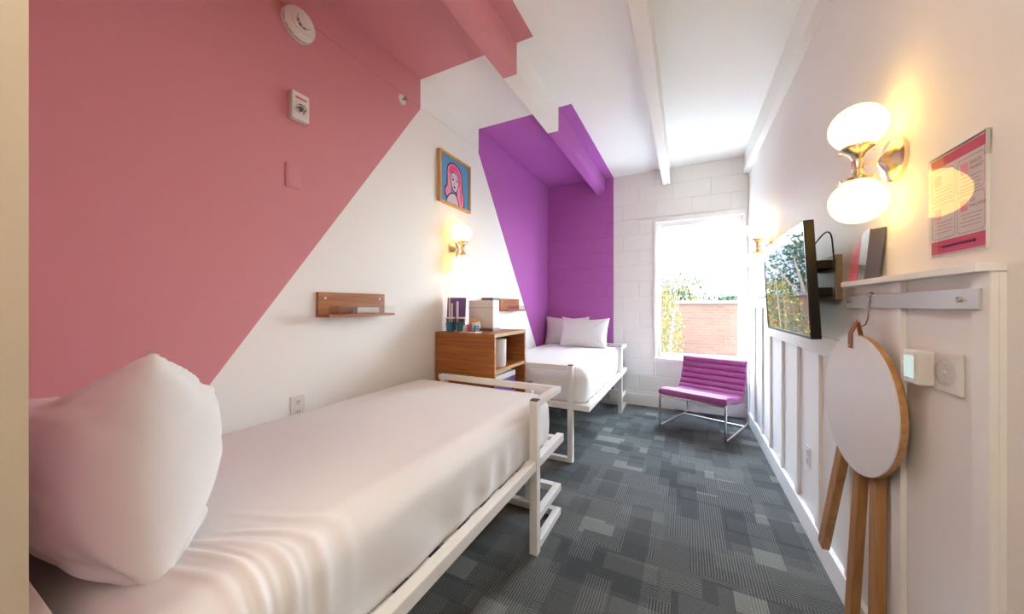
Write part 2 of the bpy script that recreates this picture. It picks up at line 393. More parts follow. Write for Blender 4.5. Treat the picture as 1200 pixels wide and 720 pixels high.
# back wall of painted concrete blocks with a window opening
WX0, WX1, WZ0, WZ1 = -0.372, 0.615, 0.585, 2.405
bm = bmesh.new(); yb0, yb1 = YB + 0.0035, YB + 0.2
bm_box(bm, XL - 0.1, WX0, yb0, yb1, -0.1, ZC + 0.1); bm_box(bm, WX1, XR + 0.1, yb0, yb1, -0.1, ZC + 0.1)
bm_box(bm, WX0, WX1, yb0, yb1, -0.1, WZ0); bm_box(bm, WX0, WX1, yb0, yb1, WZ1, ZC + 0.1)
wall_back = tag(link('wall_back', bm, M['block']), 'painted concrete block end wall, purple on the left and white around the window', None, None, 'structure')
blk = {}
BW, BH, JT = 0.4064, 0.2032, 0.007
def block(x0, x1, z0, z1):
    w, h = round(x1 - x0, 3), round(z1 - z0, 3)
    if w < 0.025 or h < 0.025: return
    k = (w, h)
    if k not in blk:
        bm = bmesh.new(); bm_box(bm, JT / 2, w - JT / 2, 0, 0.02, JT / 2, h - JT / 2)
        es = [e for e in bm.edges if all(abs(v.co.y) < 1e-6 for v in e.verts)]
        bmesh.ops.bevel(bm, geom=es, offset=0.003, segments=1, affect='EDGES')
        o = link('concrete_block', bm, M['block']); blk[k] = o.data
    else:
        o = bpy.data.objects.new('concrete_block', blk[k]); COL.objects.link(o)
    o.parent = wall_back; o.location = (x0, YB, z0)
for c in range(0, 16):
    z0, z1 = max(c * BH - 0.015, 0.0), min((c + 1) * BH - 0.015, ZC)
    off = -1.36 if c % 2 else -1.563
    x = off - 2 * BW
    while x < XR:
        a, b = max(x, XL), min(x + BW, XR); x += BW
        if b - a < 0.02: continue
        spans = [(a, b, z0, z1)]
        if b > WX0 and a < WX1 and z1 > WZ0 and z0 < WZ1:
            spans = []
            if a < WX0: spans.append((a, WX0, z0, z1))
            if b > WX1: spans.append((WX1, b, z0, z1))
            ia, ib = max(a, WX0), min(b, WX1)
            if z0 < WZ0: spans.append((ia, ib, z0, WZ0))
            if z1 > WZ1: spans.append((ia, ib, WZ1, z1))
        for s in spans: block(*s)

# ceiling and beams
ceiling = tag(box('ceiling', XL - 0.1, XR + 0.1, YF, YB + 0.2, ZC, ZC + 0.12, M['paint']), 'white ceiling with exposed beams and painted pink and purple patches', None, None, 'structure')
box('ceiling_beam', -1.09, -0.99, YF, YB, ZBEAM, ZC, M['paint'], ceiling, 0.004)
box('ceiling_beam', -0.262, -0.174, YF, YB, ZBEAM, ZC, M['paint'], ceiling, 0.004)
box('ceiling_beam', 0.584, XR, YF, YB, ZBEAM, ZC, M['paint'], ceiling, 0.004)

# baseboards
tag(box('baseboard_back', -0.71 - 0.4, XR - 0.02, YB - 0.016, YB + 0.002, 0, 0.15, M['trim'], None, 0.003), 'white baseboard along the block wall', None, None, 'structure')
tag(box('baseboard_left', XL, XL + 0.014, YP, 2.18, 0, 0.13, M['trim'], None, 0.003), 'white baseboard along the left wall', None, None, 'structure')
bbr = tag(box('baseboard_right', 0.608, XR, YF, YB - 0.016, 0, 0.125, M['trim'], None, 0.003), 'white baseboard along the battened right wall', None, None, 'structure')

# wainscot on the right wall: backing boards, battens, rails, ledges
WEND, WNEAR, WFAR = 1.187, 1.95, 3.55
PXI = 0.630
box('wainscot_panel', PXI, XR, WEND, WNEAR, 0.12, 1.38, M['trim'], wall_right)
box('wainscot_panel', PXI, XR, WNEAR, WFAR, 0.12, 1.05, M['trim'], wall_right)
box('wainscot_panel', PXI, XR, WFAR, YB, 0.12, 1.38, M['trim'], wall_right)
for y in (1.215, 1.58, 1.965, 2.345, 2.735, 3.125, 3.515, 3.86, 4.24, 4.62):
    top = 1.05 if WNEAR < y < WFAR else 1.38
    box('batten', 0.614, PXI, y - 0.029, y + 0.029, 0.12, top, M['trim'], wall_right, 0.0025)
box('rail', 0.610, XR, WNEAR, WFAR, 1.045, 1.14, M['trim'], wall_right, 0.003)
box('rail', 0.612, XR, WFAR, YB, 1.28, 1.378, M['trim'], wall_right, 0.003)
box('ledge', 0.590, XR, WEND - 0.004, WNEAR, 1.377, 1.397, M['trim'], wall_right, 0.002)
box('ledge', 0.590, XR, WFAR, YB, 1.377, 1.400, M['trim'], wall_right, 0.002)
for y in (3.72, 4.30):
    lathe('screw', [(0, 0.004), (0.005, 0.003), (0.006, 0)], M['steel'], wall_right, 12, Matrix.Translation((0.612, y, 1.325)) @ Matrix.Rotation(-math.pi / 2, 4, 'Y'))

# window
win = bpy.data.objects.new('window_1', None); COL.objects.link(win); win.location = (0.12, YB, 0.585)
tag(win, 'tall white framed window in the block wall', None, None, 'structure')
def wbox(name, x0, x1, y0, y1, z0, z1, mat, bev=0.0):
    o = box(name, x0 - 0.12, x1 - 0.12, y0 - YB, y1 - YB, z0 - 0.585, z1 - 0.585, mat, win, bev); return o
# lining of the opening
wbox('casing', WX0, WX0 + 0.03, YB - 0.012, YB + 0.16, WZ0, WZ1, M['trim'], 0.002)
wbox('casing', WX1 - 0.02, WX1, YB - 0.012, YB + 0.16, WZ0, WZ1, M['trim'], 0.002)
wbox('casing', WX0 + 0.03, WX1 - 0.02, YB - 0.012, YB + 0.16, WZ1 - 0.05, WZ1, M['trim'], 0.002)
wbox('sill', WX0 - 0.004, WX1, YB - 0.02, YB + 0.16, WZ0 - 0.01, WZ0 + 0.045, M['trim'], 0.003)
a0, a1, b0, b1 = WX0 + 0.03, WX1 - 0.02, WZ0 + 0.045, WZ1 - 0.05
wbox('sash_stile', a0, a0 + 0.052, YB + 0.03, YB + 0.09, b0, b1, M['trim'], 0.003)
wbox('sash_stile', a1 - 0.045, a1, YB + 0.03, YB + 0.09, b0, b1, M['trim'], 0.003)
wbox('sash_rail', a0 + 0.052, a1 - 0.045, YB + 0.03, YB + 0.09, b1 - 0.062, b1, M['trim'], 0.003)
wbox('sash_rail', a0 + 0.052, a1 - 0.045, YB + 0.03, YB + 0.09, b0, b0 + 0.06, M['trim'], 0.003)
bm = bmesh.new(); x0, x1, z0, z1 = a0 + 0.04 - 0.12, a1 - 0.035 - 0.12, b0 + 0.05 - 0.585, b1 - 0.05 - 0.585
bm.faces.new([bm.verts.new(p) for p in ((x0, 0.065, z0), (x1, 0.065, z0), (x1, 0.065, z1), (x0, 0.065, z1))])
link('pane', bm, M['pane'], win)

# entry door behind the viewer
door = tag(box('door_1', -0.45, 0.40, YF - 0.01, YF + 0.035, 0.0, 2.05, M['trim'], None, 0.004), 'white entry door at the end of the hall', None, None, 'structure')
tube('door_handle', [(0.32, YF + 0.035, 1.0), (0.32, YF + 0.085, 1.0), (0.22, YF + 0.085, 1.0)], 0.01, M['steel'], door)
hl = thing('added_fill_lamp', (-0.36, -0.35, 2.35), 'added globe fill lamp, unseen in the entry hall behind the viewer', 'lamp')  # unseen lamp, added behind the camera to brighten the room
lathe('ceiling_rose', [(0, 0.67), (0.06, 0.67), (0.055, 0.65), (0.01, 0.63), (0, 0.63)], M['brass'], hl)
tube('cord', [(0, 0, 0.13), (0, 0, 0.64)], 0.003, M['cap'], hl, 8)
lathe('collar', [(0, 0.15), (0.03, 0.15), (0.035, 0.11), (0, 0.11)], M['brass'], hl)
lathe('shade', [(0, -0.12)] + [(0.12 * math.sin(t), -0.12 * math.cos(t)) for t in [i * 2.85 / 20 for i in range(1, 21)]], M['fill_lamp'], hl, 40)

# ------------------------------------------------------------------ beds
BED_L = 1.98
XB, XW = -0.715, -1.765        # centre lines of front and wall side rails
def rounded_box_bm(x0, x1, y0, y1, z0, z1, r, nx, ny, nz, disp=None):
    bm = bmesh.new(); cache = {}
    def v(p):
        k = tuple(round(c, 6) for c in p)
        if k not in cache: cache[k] = bm.verts.new(p)
        return cache[k]
    def face(fn, na, nb):
        for i in range(na):
            for j in range(nb):
                try: bm.faces.new([v(fn(a / na, b / nb)) for a, b in ((i, j), (i + 1, j), (i + 1, j + 1), (i, j + 1))])
                except ValueError: pass
    lx, ly, lz = x1 - x0, y1 - y0, z1 - z0
    face(lambda a, b: (x0 + a * lx, y0 + b * ly, z1), nx, ny); face(lambda a, b: (x0 + a * lx, y0 + b * ly, z0), nx, ny)
    face(lambda a, b: (x0 + a * lx, y0, z0 + b * lz), nx, nz); face(lambda a, b: (x0 + a * lx, y1, z0 + b * lz), nx, nz)
    face(lambda a, b: (x0, y0 + a * ly, z0 + b * lz), ny, nz); face(lambda a, b: (x1, y0 + a * ly, z0 + b * lz), ny, nz)
    for w in bm.verts:
        c = Vector((min(max(w.co.x, x0 + r), x1 - r), min(max(w.co.y, y0 + r), y1 - r), min(max(w.co.z, z0 + r * 0.5), z1 - r)))
        d = w.co - c
        if d.length > 1e-9:
            m = max(abs(d.x), abs(d.y), abs(d.z))
            w.co = c + d.normalized() * m
    if disp:
        for w in bm.verts: w.co = disp(w.co.copy())
    return bm

def make_bed(name, y0, label, wrinkles):
    B = thing(name, (XB - 0.5, y0, 0), label, 'bed')
    ox = XB - 0.5; mw = M['metal_white']
    def bb(n, xa, xb, ya, yb, za, zb): return box(n, xa - ox, xb - ox, ya, yb, za, zb, mw, B, 0.003)
    s = 0.044; h = s / 2
    ztop = 0.80
    def post(x, y, zt=ztop):
        p = bb('post', x - h, x + h, y - h, y + h, 0.0, zt)
        box('end_cap', x - h - ox + 0.002, x + h - ox - 0.002, y - h + 0.002, y + h - 0.002, zt, zt + 0.006, M['cap'], p, 0.001)
        return p
    # near end frame, set in from the front rail
    xe, xi = -0.855, -1.70
    post(xe, h); post(xi, h)
    bb('top_bar', xi + h, xe - h, 0, s, ztop - s, ztop)
    bb('foot_bar', xi + h, xe - h, 0, s, 0.0, 0.036)
    # side rails and end rails carrying the platform
    bb('side_rail', XB - h, XB + h, 0, BED_L, 0.440, 0.487)
    bb('side_rail', XW - h, XW + h, 0, BED_L, 0.440, 0.487)
    bb('end_rail', XW + h, xi - h, 0, s, 0.440, 0.487); bb('end_rail', xi + h, xe - h, 0, s, 0.440, 0.487); bb('end_rail', xe + h, XB - h, 0, s, 0.440, 0.487)
    bb('end_rail', XW + h, XB - h, BED_L - 0.045 - s, BED_L - 0.045, 0.440, 0.487)
    n = 12
    for k in range(n):
        y = 0.10 + k * (1.72 / (n - 1))
        box('slat', XW + h - ox, XB - h - ox, y - 0.04, y + 0.04, 0.455, 0.475, M['metal_white'], B, 0.002)
    # foot end: front posts and stacked loops running on to the end
    yp = 1.55; ye = BED_L - 0.045
    for x, sg in ((XB, 1), (XW, -1)):
        # the post stands outside the rail so that the rail passes behind it
        px = x + sg * 0.006
        if sg > 0:
            post(px, yp)
        else:
            bb('post', px - h, px + h, yp - h, yp + h, 0.0, 0.440)
        for za, zb in ((0.0, 0.040), (0.150, 0.190), (ztop - 0.040, ztop - 0.004))[:3 if sg > 0 else 2]:
            bb('loop_bar', x - h + 0.002, x + h - 0.002, yp + h, ye, za, zb)
    for za, zb in ((0.0, 0.040), (0.150, 0.190), (ztop - 0.040, ztop - 0.004)):
        bb('cross_bar', (XW if za < 0.5 else -1.64) + h, XB - h, ye - s, ye, za, zb)
    for x in (-0.92, -1.62): post(x, BED_L - h, 0.79)
    # mattress under a tightly tucked white cover
    x0, x1, ya, yb, za, zb = -1.79 - ox, -0.742 - ox, 0.05, 1.885, 0.476, 0.766
    rnd = random.Random(3)
    def disp(c):
        top = max(0.0, min(1.0, (c.z - 0.60) / 0.1))
        x, y = c.x, c.y
        c.z += top * (0.010 * math.sin(2.1 * (x + 0.3)) * math.sin(1.7 * y + 0.4))
        side = max(0.0, min(1.0, (x - (x1 - 0.05)) / 0.05))
        if side > 0:
            c.x += side * 0.006 * math.sin(31 * y + 2 * math.sin(5 * y)) * max(0, 1 - abs(c.z - 0.55) / 0.12)
            c.x += side * 0.012 * math.sin(math.pi * (c.z - za) / (zb - za))
        end = max(0.0, min(1.0, ((ya + 0.05) - y) / 0.05))
        if end > 0: c.y -= end * 0.012 * math.sin(math.pi * (c.z - za) / (zb - za))
        if wrinkles:
            # ridges pulling away from under the pillow, across the top and down over the front edge
            for (ax, ay, by_, amp, wd) in wrinkles:
                bx_ = x1 - 0.03; t = (x - ax) / (bx_ - ax)
                if t <= 0: continue
                tt = min(1.0, t); yc = ay + (by_ - ay) * tt ** 1.6 + 0.01 * math.sin(5 * tt + ay * 20)
                fade = min(1.0, t * 2.5) * (1.0 if c.z > 0.70 else max(0.0, (c.z - 0.54) / 0.16))
                w_ = wd * (0.6 + 0.9 * tt); g = amp * fade * math.exp(-((y - yc) / w_) ** 2)
                c.z += g * top; c.x += g * side
        return c
    bm = rounded_box_bm(x0, x1, ya, yb, za, zb, 0.085, 90, 380 if wrinkles else 90, 22, disp)
    mt = link('mattress', bm, M['linen'], B, True)
    tag(mt, 'mattress under a white tucked cover')
    return B
ox_ = XB - 0.5
wr = [(-1.12 - ox_, 0.165, 0.215, .005, .009), (-1.14 - ox_, 0.200, 0.258, .008, .007), (-1.10 - ox_, 0.225, 0.288, .004, .006), (-1.02 - ox_, 0.245, 0.325, .007, .008),
      (-1.00 - ox_, 0.262, 0.352, .003, .007), (-0.98 - ox_, 0.285, 0.398, .006, .010), (-1.05 - ox_, 0.330, 0.465, .003, .013)]
make_bed('bed', 0.12, 'white metal framed single bed nearest the viewer, beside the pink wall', wr)
make_bed('bed', 2.75, 'white metal framed single bed in the purple corner by the block wall', None)

# ------------------------------------------------------------------ pillows
def pillow_bm(w, h, t, seed, sag=0.0, n=44, crease=1.0, slump=0.0, bf=0.92, creases=()):
    """pillow in the local XZ plane (long side X, standing on its bottom edge), thickness along Y"""
    bm = bmesh.new(); r = random.Random(seed); ph = [r.uniform(0, 6.28) for _ in range(12)]
    front, back = {}, {}
    for i in range(n + 1):
        for j in range(n + 1):
            u, v = -1 + 2 * i / n, -1 + 2 * j / n
            # pinch the edges between the corners
            eu = 1 - 0.10 * (1 - v * v) * (abs(u) ** 6) ; ev = 1 - 0.10 * (1 - u * u) * (abs(v) ** 6)
            x = u * w / 2 * (1 - 0.07 * (1 - v * v) * abs(u)); z = v * h / 2 * (1 - 0.07 * (1 - u * u) * abs(v))
            body = max(0.0, (1 - abs(u) ** 2.6)) ** 0.55 * max(0.0, (1 - abs(v) ** 2.6)) ** 0.55
            cre = 0
            # creases radiating from the corners
            for cu, cv, k in ((1, 1, 0), (-1, 1, 1), (1, -1, 2), (-1, -1, 3)):
                du, dv = (cu - u), (cv - v); dd = math.hypot(du, dv); an = math.atan2(abs(dv), abs(du) + 1e-6)
                cre += math.sin(an * 11 + ph[k]) * math.exp(-dd * 2.3) * min(1, dd * 5)
            wv = math.sin(3.1 * u + ph[4] + 1.5 * v) * 0.35 + math.sin(5.3 * v + ph[5] - 2 * u) * 0.22
            yt = t / 2 * body * (1 + 0.06 * wv) + crease * 0.011 * cre * body ** 0.4
            for (ua, va, ub, vb, dep, wd) in creases:
                du, dv = ub - ua, vb - va; L2 = du * du + dv * dv; tt = ((u - ua) * du + (v - va) * dv) / L2
                if -0.1 < tt < 1.1:
                    pu, pv = ua + du * tt, va + dv * tt + 0.05 * math.sin(3 * tt)
                    dd = math.hypot(u - pu, v - pv); sd = 1 if (u - ua) * dv - (v - va) * du > 0 else -1
                    fd = math.sin(math.pi * min(1, max(0, (tt + 0.1) / 1.2)))
                    yt += dep * fd * (-math.exp(-(dd / wd) ** 2) + 0.8 * math.exp(-((dd - 1.8 * wd * sd) / (1.4 * wd)) ** 2)) * min(1, body * 3)
            zz = z - (sag * (1 - u * u) * max(0, v) ** 2) - slump * max(0, v) * (1 + u) / 2
            edge = i in (0, n) or j in (0, n)
            vf = bm.verts.new((x, -yt if not edge else 0, zz)); front[i, j] = vf
            back[i, j] = vf if edge else bm.verts.new((x, yt * bf, zz))
    for i in range(n):
        for j in range(n):
            bm.faces.new((front[i, j], front[i + 1, j], front[i + 1, j + 1], front[i, j + 1]))
            q = (back[i, j], back[i, j + 1], back[i + 1, j + 1], back[i + 1, j])
            try: bm.faces.new(q)
            except ValueError: pass
    return bm

def pillow(w, h, t, loc, rot, seed, label, group=None, sag=0.0, **kw):
    bm = pillow_bm(w, h, t, seed, sag, **kw)
    o = link('pillow', bm, M['linen'], None, True); o.location = loc; o.rotation_euler = rot
    tag(o, label, 'pillow', group); return o
pillow(0.70, 0.47, 0.42, (-1.25, 0.262, 0.98), (math.radians(-1), 0, math.radians(180 + 3)), 5, 'large white pillow standing at the head of the near bed against the pink wall', None, 0.02, n=72, crease=2.2, slump=0.17, bf=0.6,
       creases=((-0.97, -0.85, -0.35, -0.62, .011, .05), (-0.9, -0.97, -0.55, -0.55, .010, .04), (-0.85, 0.62, 0.1, 0.80, .010, .045), (-0.75, -0.15, -0.35, 0.02, .006, .06), (-0.6, -0.75, 0.1, -0.35, .007, .07), (-0.98, 0.25, -0.7, 0.75, .008, .05)))
pillow(0.62, 0.40, 0.19, (-1.485, 4.62, 0.95), (math.radians(-12), 0, math.radians(2)), 2, 'white pillow in the purple corner, partly behind another pillow', None, 0.02)
pillow(0.64, 0.41, 0.20, (-1.185, 4.41, 0.945), (math.radians(-14), math.radians(1), math.radians(-3)), 9, 'front white pillow on the far bed, nearest the window', None, 0.02)

# ------------------------------------------------------------------ cabinet between the beds
CY0, CY1, CX1, CZ = 2.19, 2.735, -1.25, 1.088
cab = thing('cabinet', (-1.53, 2.46, 0), 'teak veneer cabinet with open compartments between the two beds', 'cabinet')
def cb(n, x0, x1, y0, y1, z0, z1, m, p=None, bev=0.0015): return box(n, x0 + 1.53, x1 + 1.53, y0 - 2.46, y1 - 2.46, z0, z1, m, p or cab, bev)
T = 0.02
cb('side_panel', XL + 0.016, CX1, CY0, CY0 + T, 0, CZ - T, M['wood_cab']); cb('side_panel', XL + 0.016, CX1, CY1 - T, CY1, 0, CZ - T, M['wood_cab'])
cb('top_panel', XL + 0.016, CX1, CY0, CY1, CZ - 0.026, CZ, M['wood_cab'])
cb('shelf', XL + 0.03, CX1 - 0.005, CY0 + T, CY1 - T, 0.795, 0.82, M['wood_cab'])
cb('bottom_panel', XL + 0.03, CX1 - 0.005, CY0 + T, CY1 - T, 0.06, 0.085, M['wood_cab'])
cb('back_panel', XL + 0.016, XL + 0.026, CY0 + T, CY1 - T, 0.06, CZ - T, M['wood_cab'])
cb('edge_band', CX1, CX1 + 0.002, CY0, CY0 + T, 0, CZ, M['wood_edge'], None, 0.0003); cb('edge_band', CX1, CX1 + 0.002, CY1 - T, CY1, 0, CZ, M['wood_edge'], None, 0.0003)
cb('edge_band', CX1, CX1 + 0.002, CY0 + T, CY1 - T, CZ - 0.026, CZ, M['wood_edge'], None, 0.0003)
cb('edge_band', CX1 - 0.005, CX1 - 0.003, CY0 + T, CY1 - T, 0.795, 0.82, M['wood_edge'], None, 0.0003)
fr = thing('mini_fridge', (-1.53, 2.42, 0.085), 'small fridge with a purple door in the lower compartment of the cabinet', 'fridge')
box('body', -0.25, 0.20, -0.195, 0.195, 0, 0.68, M['plastic'], fr, 0.004)
dr = box('door', 0.202, 0.24, -0.195, 0.195, 0.005, 0.63, M['fridge'], fr, 0.004)
box('top_trim', 0.202, 0.243, -0.195, 0.195, 0.632, 0.672, M['plastic'], fr, 0.004)
box('handle', 0.24, 0.252, 0.13, 0.15, 0.52, 0.57, M['cap'], dr, 0.002)
bk = thing('ice_bucket', (-1.355, 2.385, 0.82), 'cream cylindrical bucket on the open shelf of the cabinet', 'bucket')
lathe('bucket_body', [(0, 0), (0.083, 0), (0.088, 0.01), (0.09, 0.20), (0.087, 0.20), (0.085, 0.012), (0, 0.012)], M['plastic'], bk)
lathe('lid', [(0, 0.202), (0.091, 0.202), (0.091, 0.212), (0.02, 0.218), (0, 0.218)], M['plastic'], bk)

# things standing on the cabinet
cm = thing('coffee_maker', (-1.51, 2.48, CZ), 'slim pale coffee maker with a grey lid on the cabinet', 'coffee maker')
box('body', -0.13, 0.11, -0.05, 0.06, 0.02, 0.255, M['plastic'], cm, 0.012, 3)
box('base', -0.125, 0.112, -0.052, 0.062, 0.0, 0.02, M['grey_plastic'], cm, 0.003)
box('lid', 0.0, 0.112, -0.052, 0.062, 0.255, 0.275, M['grey_plastic'], cm, 0.005)
box('water_tank', -0.128, -0.005, -0.045, 0.055, 0.255, 0.266, M['acrylic'], cm, 0.002)
box('seam', -0.131, 0.1115, -0.0512, 0.0612, 0.190, 0.193, M['grey_plastic'], cm)
mb = thing('menu_stand', (-1.70, 2.33, CZ), 'glossy purple printed stand at the back of the cabinet top', 'sign')
obar('card', (0, -0.0, 0.003), (0.0, 0.02, 0.275), 0.17, 0.004, M['purple_gloss'], mb, side=(1, 0.15, 0), bev=0.001)
obar('strut', (0.0, 0.07, 0.0), (0.0, 0.02, 0.20), 0.05, 0.003, M['acrylic'], mb, side=(1, 0, 0), bev=0)
for dx, ww, hh in ((-0.052, 0.012, 0.30), (-0.030, 0.016, 0.25), (0.022, 0.020, 0.265)):  # white strips stand in for vertical glare streaks on the glossy card
    obar('leaflet', (dx, dx * 0.15 - 0.006, 0.004), (dx - 0.012, dx * 0.15 + 0.012, hh - 0.02), ww, 0.003, M['paper_white'], mb, side=(1, 0.15, 0), bev=0.0005)
for k, (gx, gy, lab) in enumerate(((-1.690, 2.245, 'clear tumbler in a teal sleeve, nearest the wall on the cabinet'), (-1.615, 2.285, 'clear tumbler in a teal sleeve beside the white tray on the cabinet'))):
    g = thing('tumbler', (gx, gy, CZ), lab, 'glass', 'tumblers on the cabinet')
    lathe('glass', [(0, 0.0), (0.028, 0.0), (0.034, 0.11), (0.0325, 0.11), (0.027, 0.006), (0, 0.006)], M['acrylic'], g, 20)
    lathe('sleeve', [(0.0290, 0.001), (0.0345, 0.075), (0.0352, 0.075), (0.0300, 0.001)], M['teal'], g, 20)
    lathe('paper_cap', [(0, 0.114), (0.036, 0.114), (0.036, 0.106), (0.037, 0.106), (0.037, 0.116), (0, 0.116)], M['paper_white'], g, 20)
tr = thing('tray', (-1.50, 2.26, CZ), 'small white tray of sachets at the front of the cabinet top', 'tray')
box('tray_base', -0.08, 0.07, -0.045, 0.045, 0, 0.006, M['plastic'], tr, 0.002)
for x0, x1, y0, y1 in ((-0.08, 0.07, -0.045, -0.041), (-0.08, 0.07, 0.041, 0.045), (-0.08, -0.076, -0.041, 0.041), (0.066, 0.07, -0.041, 0.041)):
    box('tray_wall', x0, x1, y0, y1, 0.006, 0.035, M['acrylic'], tr)
for k, (cn, mm) in enumerate((('white', 'paper_white'), ('pink', 'paper_pink'), ('grey', 'paper_grey'), ('teal', 'teal'))):
    p = thing('sachet', (-1.555 + 0.034 * k, 2.26, CZ + 0.007), cn + ' paper sachet standing in the small white tray', 'sachet', 'sachets in the tray')
    obar('packet', (0, 0, 0), (0.006, 0.0, 0.048 + 0.008 * (k % 3)), 0.055, 0.012, M[mm], p, side=(0, 1, 0), bev=0.002)
pod = thing('snack_pouch', (-1.52, 2.345, CZ), 'orange round snack pouch between the tray and the coffee maker', 'snack')
lathe('pouch', [(0, 0), (0.03, 0.002), (0.043, 0.03), (0.045, 0.06), (0.036, 0.09), (0.015, 0.102), (0, 0.104)], M['orange'], pod, 20)
lathe('pouch_label', [(0.0455, 0.035), (0.0465, 0.06), (0.039, 0.086), (0.0385, 0.086), (0.0455, 0.06)], M['paper_white'], pod, 20, Matrix.Rotation(0.3, 4, 'X') @ Matrix.Translation((0.006, 0.012, 0)))

# ------------------------------------------------------------------ wall shelves with clear lips on the left wall
def wall_shelf(y, label):
    s = thing('wall_shelf', (XL, y, 1.235), label, 'shelf', 'teak wall shelves')
    b = box('backboard', 0, 0.02, -0.232, 0.232, 0, 0.138, M['wood_shelf'], s, 0.002)
    box('ledge', 0.02, 0.112, -0.232, 0.232, 0, 0.016, M['wood_shelf'], s, 0.002)
    box('lip', 0.106, 0.110, -0.232, 0.232, 0.016, 0.062, M['acrylic'], s)
    for yy in (-0.19, 0.19):
        lathe('screw', [(0, 0.003), (0.006, 0.002), (0.007, 0)], M['steel'], b, 12, Matrix.Translation((0.02, yy, 0.105)) @ Matrix.Rotation(math.pi / 2, 4, 'Y'))
    return s
wall_shelf(1.433, 'teak wall shelf with a clear lip, above the near bed')
wall_shelf(3.50, 'teak wall shelf with a clear lip, behind the cabinet by the far bed')
lf = box('leaflet', XL + 0.05, XL + 0.085, 1.40, 1.56, 1.2515, 1.288, M['paper_white'], None, 0.002)
tag(lf, 'stack of pale leaflets lying in the shelf above the near bed', 'leaflets')

# ------------------------------------------------------------------ sconces
def sconce(xw, y, z, sgn, label):
    """xw wall plane, sgn +1 when the lamp stands out towards +X"""
    s = thing('wall_sconce', (xw, y, z), label, 'wall lamp', 'twin globe wall lamps')
    rot = Matrix.Rotation(sgn * math.pi / 2, 4, 'Y')
    lathe('backplate', [(0, 0), (0.074, 0), (0.074, 0.012), (0.066, 0.020), (0.034, 0.030), (0.012, 0.046), (0, 0.048)], M['brass'], s, 40, rot)
    tube('arm', [(sgn * 0.044, 0, 0), (sgn * 0.098, 0, 0)], 0.0045, M['brass'], s)
    X0 = sgn * 0.100
    lathe('stem', [(0.0, -0.062), (0.045, -0.062), (0.047, -0.052), (0.040, -0.048), (0.022, -0.034), (0.014, -0.018), (0.016, -0.012), (0.016, 0.012), (0.014, 0.018), (0.022, 0.034), (0.040, 0.048), (0.047, 0.052), (0.045, 0.062), (0, 0.062)], M['brass'], s, 32, Matrix.Translation((X0, 0, 0)))
    for k in range(3):
        a = k * 2.094 + 0.4
        for zz in (-0.055, 0.055):
            lathe('thumbscrew', [(0, 0.010), (0.004, 0.009), (0.004, 0)], M['brass'], s, 8, Matrix.Translation((X0 + 0.045 * math.cos(a), 0.045 * math.sin(a), zz)) @ Matrix.Rotation(a, 4, 'Z') @ Matrix.Rotation(math.pi / 2, 4, 'Y'))
    for q in (-1, 1):
        pr = [(0.040, q * 0.060)] + [(0.079 * math.sin(t), q * (0.131 - 0.076 * math.cos(t))) for t in [0.55 + i * (math.pi - 0.55) / 20 for i in range(21)]]
        pr[-1] = (0, pr[-1][1])
        lathe('globe', pr, M['globe'], s, 40, Matrix.Translation((X0, 0, 0)))
    return s
sconce(XR, 1.636, 1.797, -1, 'lit twin globe brass wall lamp nearest the viewer, above the ledge')
sconce(XR, 3.53, 1.80, -1, 'lit twin globe brass wall lamp behind the television by the window')
sconce(XL, 2.447, 1.785, 1, 'lit twin globe brass wall lamp under the framed picture')

# ------------------------------------------------------------------ television on a swing arm
tv = thing('television', (0.635, 2.43, 1.45), 'flat television on a black bracket showing a reflection of the window', 'television')
TX0, TW, TH = 0.487 - 0.635, 0.455, 0.268
tilt = Matrix.Translation((TX0, 0, -0.035)) @ Matrix.Rotation(math.radians(-3.0), 4, 'Y')
def tbox(n, x0, x1, y0, y1, z0, z1, m, p, bev=0.0):
    bm = bmesh.new(); bm_box(bm, x0, x1, y0, y1, z0, z1)
    if bev: bevel(bm, bev)
    bmesh.ops.transform(bm, matrix=tilt, verts=bm.verts); return link(n, bm, m, p)
hs = tbox('housing', 0.0, 0.035, -TW, TW, -TH, TH, M['dark_plastic'], tv, 0.004)
tbox('screen', -0.0015, 0.0, -TW + 0.010, TW - 0.010, -TH + 0.014, TH - 0.010, M['tv'], hs)
for z0, z1, x1 in ((TH - 0.010, TH, 0), (-TH, -TH + 0.014, 0)): tbox('bezel', -0.004, 0.0, -TW, TW, z0, z1, M['dark_plastic'], hs, 0.001)
for y0, y1 in ((-TW, -TW + 0.010), (TW - 0.010, TW)): tbox('bezel', -0.004, 0.0, y0, y1, -TH + 0.014, TH - 0.010, M['dark_plastic'], hs, 0.001)
tbox('rear_cover', 0.033, 0.060, -TW * 0.75, TW * 0.75, -TH * 0.85, TH * 0.30, M['dark_plastic'], hs, 0.012)
box('wall_plate', -0.020, 0.004, -0.34, 0.06, -0.125, 0.085, M['bracket'], tv, 0.003)
for z in (0.045, -0.085): box('bracket_arm', -0.095, -0.010, -0.30, -0.02, z - 0.02, z + 0.02, M['dark_plastic'], tv, 0.003)
tube('cable', [(-0.100, -0.34, 0.13)] + arc((-0.100, -0.34, 0.13), (-0.055, -0.39, 0.21), (-0.022, -0.35, 0.04), 0.06, 8) + [(-0.022, -0.33, 0.05)], 0.003, M['dark_plastic'], tv, 8)

